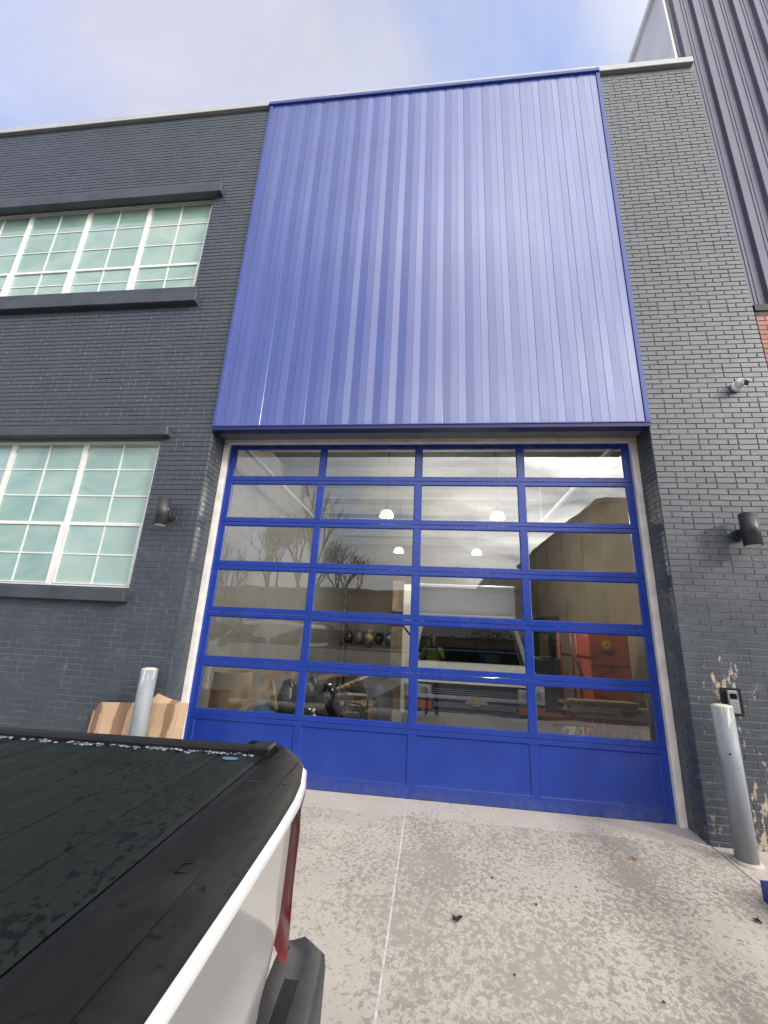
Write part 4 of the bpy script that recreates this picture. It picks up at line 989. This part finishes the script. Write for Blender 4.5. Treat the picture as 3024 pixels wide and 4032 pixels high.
tag(MB().tube([(1.95, 3.0, -.08), (1.95, 3.0, .70)], [.20, .24], 20).build('waste_bin', M['greyplastic']), 'grey round bin behind the generator', 'bin')
# back-of-room clutter left
t = thing('storage_rack', (1.3, 7.5, -.088), 'dark storage rack against the back of the garage behind the van', 'rack')
b = MB()
for x in (.2, 2.6):
    for y in (7.2, 8.0): b.box(x, x + .06, y, y + .06, -.08, 2.3)
for z in (.5, 1.3, 2.1): b.box(.2, 2.66, 7.2, 8.06, z, z + .05)
b.build('rack_frame', M['blackmetal'], t)
for k in range(7):
    x = .4 + k * .31; tag(MB().blob((x, 7.5, 1.35 + .17), (.15, .25, .17 + .05 * (k % 3)), 30 + k, 10, 7, .2).build('bundle', M[('bag', 'greyplastic', 'wooddark')[k % 3]]), ('leftmost bundle', 'second bundle from the left', 'third bundle from the left', 'middle bundle', 'third bundle from the right', 'second bundle from the right', 'rightmost bundle')[k] + ' on the storage rack', 'bundle', 'bundles on the storage rack')
tag(MB().box(2.15, 2.34, 5.4, 5.5, -.08, 2.9, .005).build('pillar', M['nwhite']), 'white pillar left of the box van', 'pillar')
tag(MB().box(1.85, 2.14, 5.6, 5.7, -.08, 3.0).build('plywood_sheet', M['wooddark']), 'dark sheet leaning beside the white pillar', 'sheet')
# right side: red cabinet, scaffold, lumber, cart
t = thing('red_cabinet', (6.2, 3.7, -.088), 'red orange steel cabinet with a yellow sun emblem and black lettering', 'cabinet')
MB().box(5.88, 6.60, 3.5, 4.1, -.05, 1.90, .01).build('cabinet_body', M['redpaint'], t)
MB().box(5.885, 6.595, 3.492, 3.499, 1.27, 1.285).build('door_gap', M['print'], t)
s_ = []
for k in range(24):
    a = math.pi * 2 * k / 24; r_ = .095 if k % 2 == 0 else .060; s_.append((6.20 + r_ * math.cos(a), 1.655 + r_ * math.sin(a)))
MB().prism(s_, 'y', 3.488, 3.4985).build('sun_emblem', M['yellow'], t)
MB().prism([(6.20 + .030 * math.cos(a * math.pi / 6), 1.655 + .030 * math.sin(a * math.pi / 6)) for a in range(12)], 'y', 3.485, 3.4875).build('sun_centre', M['redpaint'], t)
textmesh('lettering', 'SUNBELT', .098, M['print'], (6.18, 3.495, 1.475), (R(90), 0, 0), t, .003, space=.95)
textmesh('lettering', 'SUNBELT RENTALS', .058, M['print'], (6.19, 3.495, 1.16), (R(90), R(-35), 0), t, .003)
sf = thing('scaffold_frame', (5.4, 3.0, -.088), 'red orange scaffold frame standing left of the red cabinet', 'scaffold')
for a, c in (((5.18, 3.0, -.08), (5.19, 3.0, 1.95)), ((5.40, 3.0, -.08), (5.41, 3.0, 1.95)), ((5.56, 3.1, -.08), (5.52, 3.1, 1.95)), ((5.60, 3.0, .95), (5.40, 3.0, 1.55))):
    MB().tube([a, c], .024, 8).build('tube', M['redpaint'], sf)
MB().beam((5.18, 3.0, 1.46), (5.85, 3.05, 1.40), .03, .05).build('cross_bar', M['redpaint'], sf)
t = thing('mobile_lift', (4.85, 2.7, -.088), 'dark machine with a raised arm between the van and the scaffold', 'machine')
MB().box(4.62, 5.08, 2.5, 2.9, 2.0, 2.09, .01).build('control_box', M['blackmetal'], t); MB().box(4.64, 4.74, 2.6, 2.75, .3, 2.0).box(4.93, 5.02, 2.6, 2.75, .3, 2.0).build('mast', M['blackmetal'], t)
MB().box(4.60, 5.06, 2.5, 3.1, -.02, 1.40, .04).build('machine_body', M['greyplastic'], t)
ct = thing('lumber_cart', (5.3, 2.2, -.088), 'dark red cart carrying stacked lumber right of the van', 'cart')
MB().box(4.62, 6.10, 1.95, 2.8, .44, .56, .01).build('cart_deck', M['cartred'], ct)
for x in (4.75, 5.95):
    MB().tube([(x, 2.0, .10), (x, 2.08, .10)], .17, 16).build('cart_wheel', M['tyre'], ct)
MB().box(4.7, 4.8, 2.0, 2.7, .05, .44).box(5.9, 6.0, 2.0, 2.7, .05, .44).build('cart_leg', M['cartred'], ct)
f = MB().tube([(5.30, 1.94, .56), (5.31, 1.93, .47), (5.38, 1.93, .44), (5.45, 1.93, .47), (5.46, 1.94, .56)], .008, 8).build('hook_ring', M['rim'], ct)
z = .565
for r_ in range(6):
    y = 1.98; 
    for k in range(3):
        ln = rl.uniform(.8, 1.2); x0 = 4.85 + rl.uniform(0, .25) if k != 1 else 5.0
        o = MB().box(x0, x0 + ln, y, y + .09, z, z + .038, .002).build('plank', M[('wood', 'wooddark', 'wooddark')[rl.randrange(3)]])
        tag(o, 'plank in the ' + ('lowest', 'second', 'third', 'fourth', 'fifth', 'top')[r_] + ' layer of the lumber cart, ' + ('front', 'middle', 'back')[k] + ' of its layer', 'plank', 'planks stacked on the lumber cart'); y += .1
    z += .042
for k in range(7):
    o = MB().tube([(4.68 + .2 * k, 1.9, -.05), (4.62 + .2 * k, 1.93, .20), (4.70 + .2 * k, 1.9, .42)], [.07, .075, .05], 8).build('tarp_roll', M['greyplastic'])
    tag(o, ('leftmost', 'second from the left', 'third from the left', 'middle', 'third from the right', 'second from the right', 'rightmost')[k] + ' grey tarp roll hanging below the lumber cart', 'tarp', 'grey tarps below the lumber cart')

# ---------------------------------------------------------------- small things on the driveway
t = thing('blue_tray', (5.52, -1.42, gz(-1.4)), 'blue plastic tray on the concrete at the right edge of the photo', 'tray')
zg_ = gz(-1.4) + .001
MB().box(5.36, 5.76, -1.66, -1.645, zg_, zg_ + .13).box(5.36, 5.375, -1.644, -1.21, zg_, zg_ + .13).box(5.745, 5.76, -1.644, -1.21, zg_, zg_ + .13).box(5.376, 5.744, -1.225, -1.21, zg_, zg_ + .13).box(5.376, 5.744, -1.644, -1.226, zg_, zg_ + .012).build('tray_body', mat('blue_plastic', (.012, .035, .25), .35), t)
MB().box(5.39, 5.73, -1.63, -1.24, zg_ + .095, zg_ + .118, .005).build('liner', M['paper'], t)
def leaf(x, y, s_, m_, seed, label):
    r_ = random.Random(seed); z0 = gz(y) + .003; n = 9; a0 = r_.uniform(0, 6)
    pts = [(x + s_ * (.5 + .7 * ((k % 2) == 0) * r_.uniform(.6, 1.1)) * math.cos(a0 + k * 2 * math.pi / n) * .6, y + s_ * (.5 + .6 * ((k % 2) == 0)) * math.sin(a0 + k * 2 * math.pi / n) * .6, z0 + r_.uniform(0, s_ * .45)) for k in range(n)]
    b = MB().add(pts + [(x, y, z0 + .002)], [(k, (k + 1) % n, n) for k in range(n)]); o = b.build('dead_leaf', m_); tag(o, label, 'leaf', 'dead leaves on the driveway')
leaf(3.05, -1.90, .060, M['leaf'], 1, 'largest black curled leaf in the middle of the driveway')
leaf(5.12, -1.50, .045, M['leaf'], 2, 'black leaf near the blue tray')
leaf(3.62, -1.62, .024, M['leaf'], 4, 'small dark leaf right of the largest leaf')
leaf(3.98, -1.33, .018, M['leaf'], 5, 'tiny dark leaf near the middle of the slab')
leaf(3.36, -1.33, .020, M['leaf'], 6, 'tiny dark leaf above the largest leaf')
leaf(4.62, -.80, .050, M['leafb'], 7, 'brown leaf in front of the right door panel')
leaf(3.35, -2.3, .018, M['leaf'], 8, 'tiny dark leaf below the largest leaf')
leaf(2.30, -1.60, .020, M['leafb'], 9, 'small brown leaf left of the pale joint')
leaf(4.1, -2.35, .018, M['leaf'], 10, 'tiny dark leaf near the bottom of the photo')

# ---------------------------------------------------------------- across the street (seen in the glass)
t = thing('stucco_building', (16, -20, -.2), 'tall brown stucco building across the street reflected in the right panes', 'building')
MB().box(9.75, 24, -29.5, -12.3, -.25, 7.45).build('wall', M['stucco'], t)
MB().box(9.68, 24.1, -29.6, -12.22, 7.45, 7.62).build('coping', M['roofedge'], t)
pw = MB()
for k in range(5): pw.box(9.69, 9.745, -15 - k * 2.9, -14.8 - k * 2.9, -.2, 7.3)
pw.box(12.4, 12.6, -12.295, -12.24, -.2, 7.4); pw.build('pilaster', M['stucco'], t)
t = thing('low_warehouse', (-2, -24, -.2), 'long low brown warehouse across the street reflected in the middle panes', 'building')
MB().box(-16, 2.0, -30, -22, -.25, 4.25).build('wall', M['stucco'], t); MB().box(-16.1, 2.05, -30.1, -21.9, 4.25, 4.45).build('coping', M['roofedge'], t)
dd = MB()
for k in range(5): dd.box(-14.5 + k * 3.2, -12.3 + k * 3.2, -21.99, -21.93, -.2, 2.9)
dd.build('loading_door', M['pale'], t)
t = thing('pale_warehouse', (5, -24, -.2), 'pale grey warehouse wall across the street reflected above the van', 'building')
MB().box(2.06, 8.4, -30, -21.6, -.25, 4.55).build('wall', M['pale'], t); MB().box(2.06, 8.45, -30, -21.5, 4.55, 4.68).build('coping', M['roofedge'], t)
MB().box(6.5, 8.4, -30, -22.6, 4.69, 5.9).build('penthouse', M['pale'], t)
t = thing('hedge', (-2, -18.2, -.25), 'dark green hedge along the far side of the street reflected in the glass', 'hedge')
hg = MB(); hr = random.Random(21)
MB().box(-15, 9.2, -18.5, -17.95, -.29, 1.75).build('stems', M['bark'], t)
for k in range(9000):
    x = hr.uniform(-15.2, 9.4); f_ = hr.random(); z = hr.uniform(-.25, 1.95 + .18 * math.sin(x * 1.3) + .1 * math.sin(x * 3.7)); y = hr.uniform(-18.6, -17.8) if z > 1.6 else -17.95 + hr.uniform(0, .22)
    a = Vector((hr.uniform(-1, 1), hr.uniform(-1, 1), hr.uniform(-1, 1))).normalized() * .075; b2 = a.cross(Vector((hr.uniform(-1, 1), hr.uniform(-1, 1), hr.uniform(-1, 1)))).normalized() * .05
    p = Vector((x, y, z)); hg.add([p - a, p - b2, p + a, p + b2], [(0, 1, 2, 3)])
hg.build('foliage', mat('dark_hedge_leaf', (0.035, 0.055, 0.028), 0.7, var=0.4, scale=2), t)
def bare_tree(x, y, h, seed, label):
    r_ = random.Random(seed); t = thing('bare_tree', (x, y, -.22), label, 'tree', 'bare trees across the street'); tr_ = MB(); cr_ = MB()
    def grow(p, d, ln, rad, lv, mb):
        q = p + d * ln; mid = p + d * ln * .5 + Vector((r_.uniform(-1, 1), r_.uniform(-1, 1), 0)) * ln * .04
        mb.tube([p, mid, q], [rad, rad * .85, rad * .7], 6 if lv < 2 else 3, False)
        if lv >= 7: return
        for k in range(3 if lv in (0, 2, 4) else 2 + (r_.random() < .5)):
            a = Vector((r_.uniform(-1, 1), r_.uniform(-1, 1), r_.uniform(-.15, .5))).normalized()
            nd = (d * 1.0 + a * r_.uniform(.38, .70) + Vector((0, 0, .12))).normalized()
            grow(p + (q - p) * r_.uniform(.65, 1), nd, ln * r_.uniform(.62, .82), max(rad * .58, .009), lv + 1, cr_)
    grow(Vector((x, y, -.22)), Vector((r_.uniform(-.05, .05), 0, 1)), h * .27, h * .022, 0, tr_)
    tr_.build('trunk', M['bark'], t); cr_.build('crown', M['bark'], t)
bare_tree(-8.6, -33, 17.5, 1, 'tallest bare tree behind the brown warehouse')
bare_tree(-12.2, -34, 15.5, 2, 'bare tree just left of the tallest one')
bare_tree(-16.5, -34, 11.5, 3, 'small bare tree at the left end of the warehouse')
bare_tree(-20.5, -35, 12.5, 4, 'bare tree furthest left of the warehouse')
bare_tree(8.2, -34, 9.5, 5, 'bare tree behind the gap beside the stucco building')
bare_tree(-5.6, -34, 13.5, 6, 'bare tree on the right of the tallest one')

# ---------------------------------------------------------------- photographer (seen in the glass)
def skin_chain(name, nodes, edges, root, m_, parent, sub=2):
    me = bpy.data.meshes.new(name); off = parent.location
    me.from_pydata([Vector(n_[0]) - off for n_ in nodes], edges, []); me.materials.append(m_)
    ob = bpy.data.objects.new(name, me); col.objects.link(ob); ob.parent = parent
    md = ob.modifiers.new('skin', 'SKIN'); sv = me.skin_vertices[0].data
    for i, n_ in enumerate(nodes): sv[i].radius = n_[1] if isinstance(n_[1], tuple) else (n_[1], n_[1]); sv[i].use_root = (i == root)
    md.use_smooth_shade = True; s2 = ob.modifiers.new('sub', 'SUBSURF'); s2.levels = sub; s2.render_levels = sub
    return ob
PX, PY = 2.90, -5.75; zf = gz(-5.7)
pr_ = thing('person', (PX, PY, zf), 'person in a yellow hi-vis jacket photographing the door, reflected in the glass', 'person')
body = [((PX, PY, .86), (.155, .11)), ((PX, PY + .01, 1.05), (.145, .11)), ((PX, PY + .01, 1.25), (.165, .12)), ((PX, PY, 1.36), (.12, .09)), ((PX, PY + .01, 1.45), .055), ((PX, PY + .02, 1.50), .055),
        ((PX - .10, PY, .78), .095), ((PX - .11, PY + .02, .42), .065), ((PX - .12, PY - .01, zf + .10), .045), ((PX - .13, PY + .12, zf + .045), .04),
        ((PX + .10, PY, .78), .095), ((PX + .11, PY + .02, .42), .065), ((PX + .12, PY - .01, zf + .10), .045), ((PX + .13, PY + .12, zf + .045), .04),
        ((PX - .19, PY, 1.36), .060), ((PX - .26, PY + .12, 1.15), .045), ((PX - .11, PY + .30, 1.42), .034),
        ((PX + .19, PY, 1.36), .060), ((PX + .26, PY + .12, 1.15), .045), ((PX + .07, PY + .30, 1.42), .034)]
ed = [(0, 1), (1, 2), (2, 3), (3, 4), (4, 5), (0, 6), (6, 7), (7, 8), (8, 9), (0, 10), (10, 11), (11, 12), (12, 13), (3, 14), (14, 15), (15, 16), (3, 17), (17, 18), (18, 19)]
skin_chain('body', body, ed, 0, M['cloth'], pr_)
jk = [((PX, PY, .88), (.168, .125)), ((PX, PY + .01, 1.05), (.158, .125)), ((PX, PY + .01, 1.25), (.18, .135)), ((PX, PY, 1.36), (.135, .105)), ((PX - .19, PY, 1.36), .075), ((PX - .26, PY + .12, 1.15), .058), ((PX - .13, PY + .27, 1.39), .045),
      ((PX + .19, PY, 1.36), .075), ((PX + .26, PY + .12, 1.15), .058), ((PX + .09, PY + .27, 1.39), .045)]
skin_chain('jacket', jk, [(0, 1), (1, 2), (2, 3), (3, 4), (4, 5), (5, 6), (3, 7), (7, 8), (8, 9)], 0, M['hivis'], pr_)
hdm = MB(); hc = (PX - .005, PY + .03, 1.63)
rows = []
for i in range(13):
    th = math.pi * i / 12; row = []
    for k in range(18):
        ph = 2 * math.pi * k / 18; sx_, sy_, cz2 = math.sin(th) * math.cos(ph), math.sin(th) * math.sin(ph), math.cos(th)
        w_ = 1 - .22 * max(0, -cz2) ** 1.5; yy = sy_ * .098 * w_
        if sy_ > .75 and -.25 < cz2 < .05: yy += .018                      # nose
        row.append((hc[0] + sx_ * .077 * w_, hc[1] + yy, hc[2] + cz2 * .118))
    rows.append(row)
hdm.grid(rows, True, True); hd_ = hdm.build('head', M['skin'], pr_)
MB().blob((hc[0], hc[1] - .018, hc[2] + .035), (.084, .098, .098), 2, 14, 9, .03).build('hair', M['hair'], pr_)
for s in (1, -1):
    MB().blob((hc[0] + s * .030, hc[1] + .090, hc[2] + .012), (.012, .006, .007), 2, 8, 5, 0).build('eye', M['paper'], pr_)
    MB().blob((hc[0] + s * .078, hc[1] + .0, hc[2]), (.010, .020, .030), 2, 8, 5, 0).build('ear', M['skin'], pr_)
MB().blob((hc[0], hc[1] + .083, hc[2] - .055), (.024, .008, .007), 2, 8, 5, 0).build('mouth', M['redpaint'], pr_)
for s in (1, -1):
    hx = CAM.x + s * .055; hy = CAM.y - .045; hz = CAM.z - .06
    nodes = [((PX + s * .09 - .02, PY + .30, 1.43), .028), ((hx + s * .012, hy - .02, hz - .03), .024), ((hx + s * .006, hy - .005, hz), .026)]; edges = [(0, 1), (1, 2)]
    for k in range(4):
        o = len(nodes); zz = hz + .022 - k * .019
        nodes += [((hx + s * .012, hy + .014, zz), .0085), ((hx - s * .004, hy + .030, zz), .008), ((hx - s * .022, hy + .031, zz + .002), .0075)]; edges += [(2, o), (o, o + 1), (o + 1, o + 2)]
    o = len(nodes); nodes += [((hx - s * .004, hy - .004, hz + .030), .010), ((hx - s * .018, hy + .004, hz + .050), .009)]; edges += [(2, o), (o, o + 1)]
    skin_chain('hand', nodes, edges, 2, M['skin'], pr_, 1)
t = thing('smartphone', (CAM.x, CAM.y - .035, CAM.z - .03), 'black smartphone held up in both hands by the person', 'phone')
MB().box(CAM.x - .036, CAM.x + .036, CAM.y - .034, CAM.y - .026, CAM.z - .13, CAM.z + .018, .003).build('phone_body', M['lens'], t)
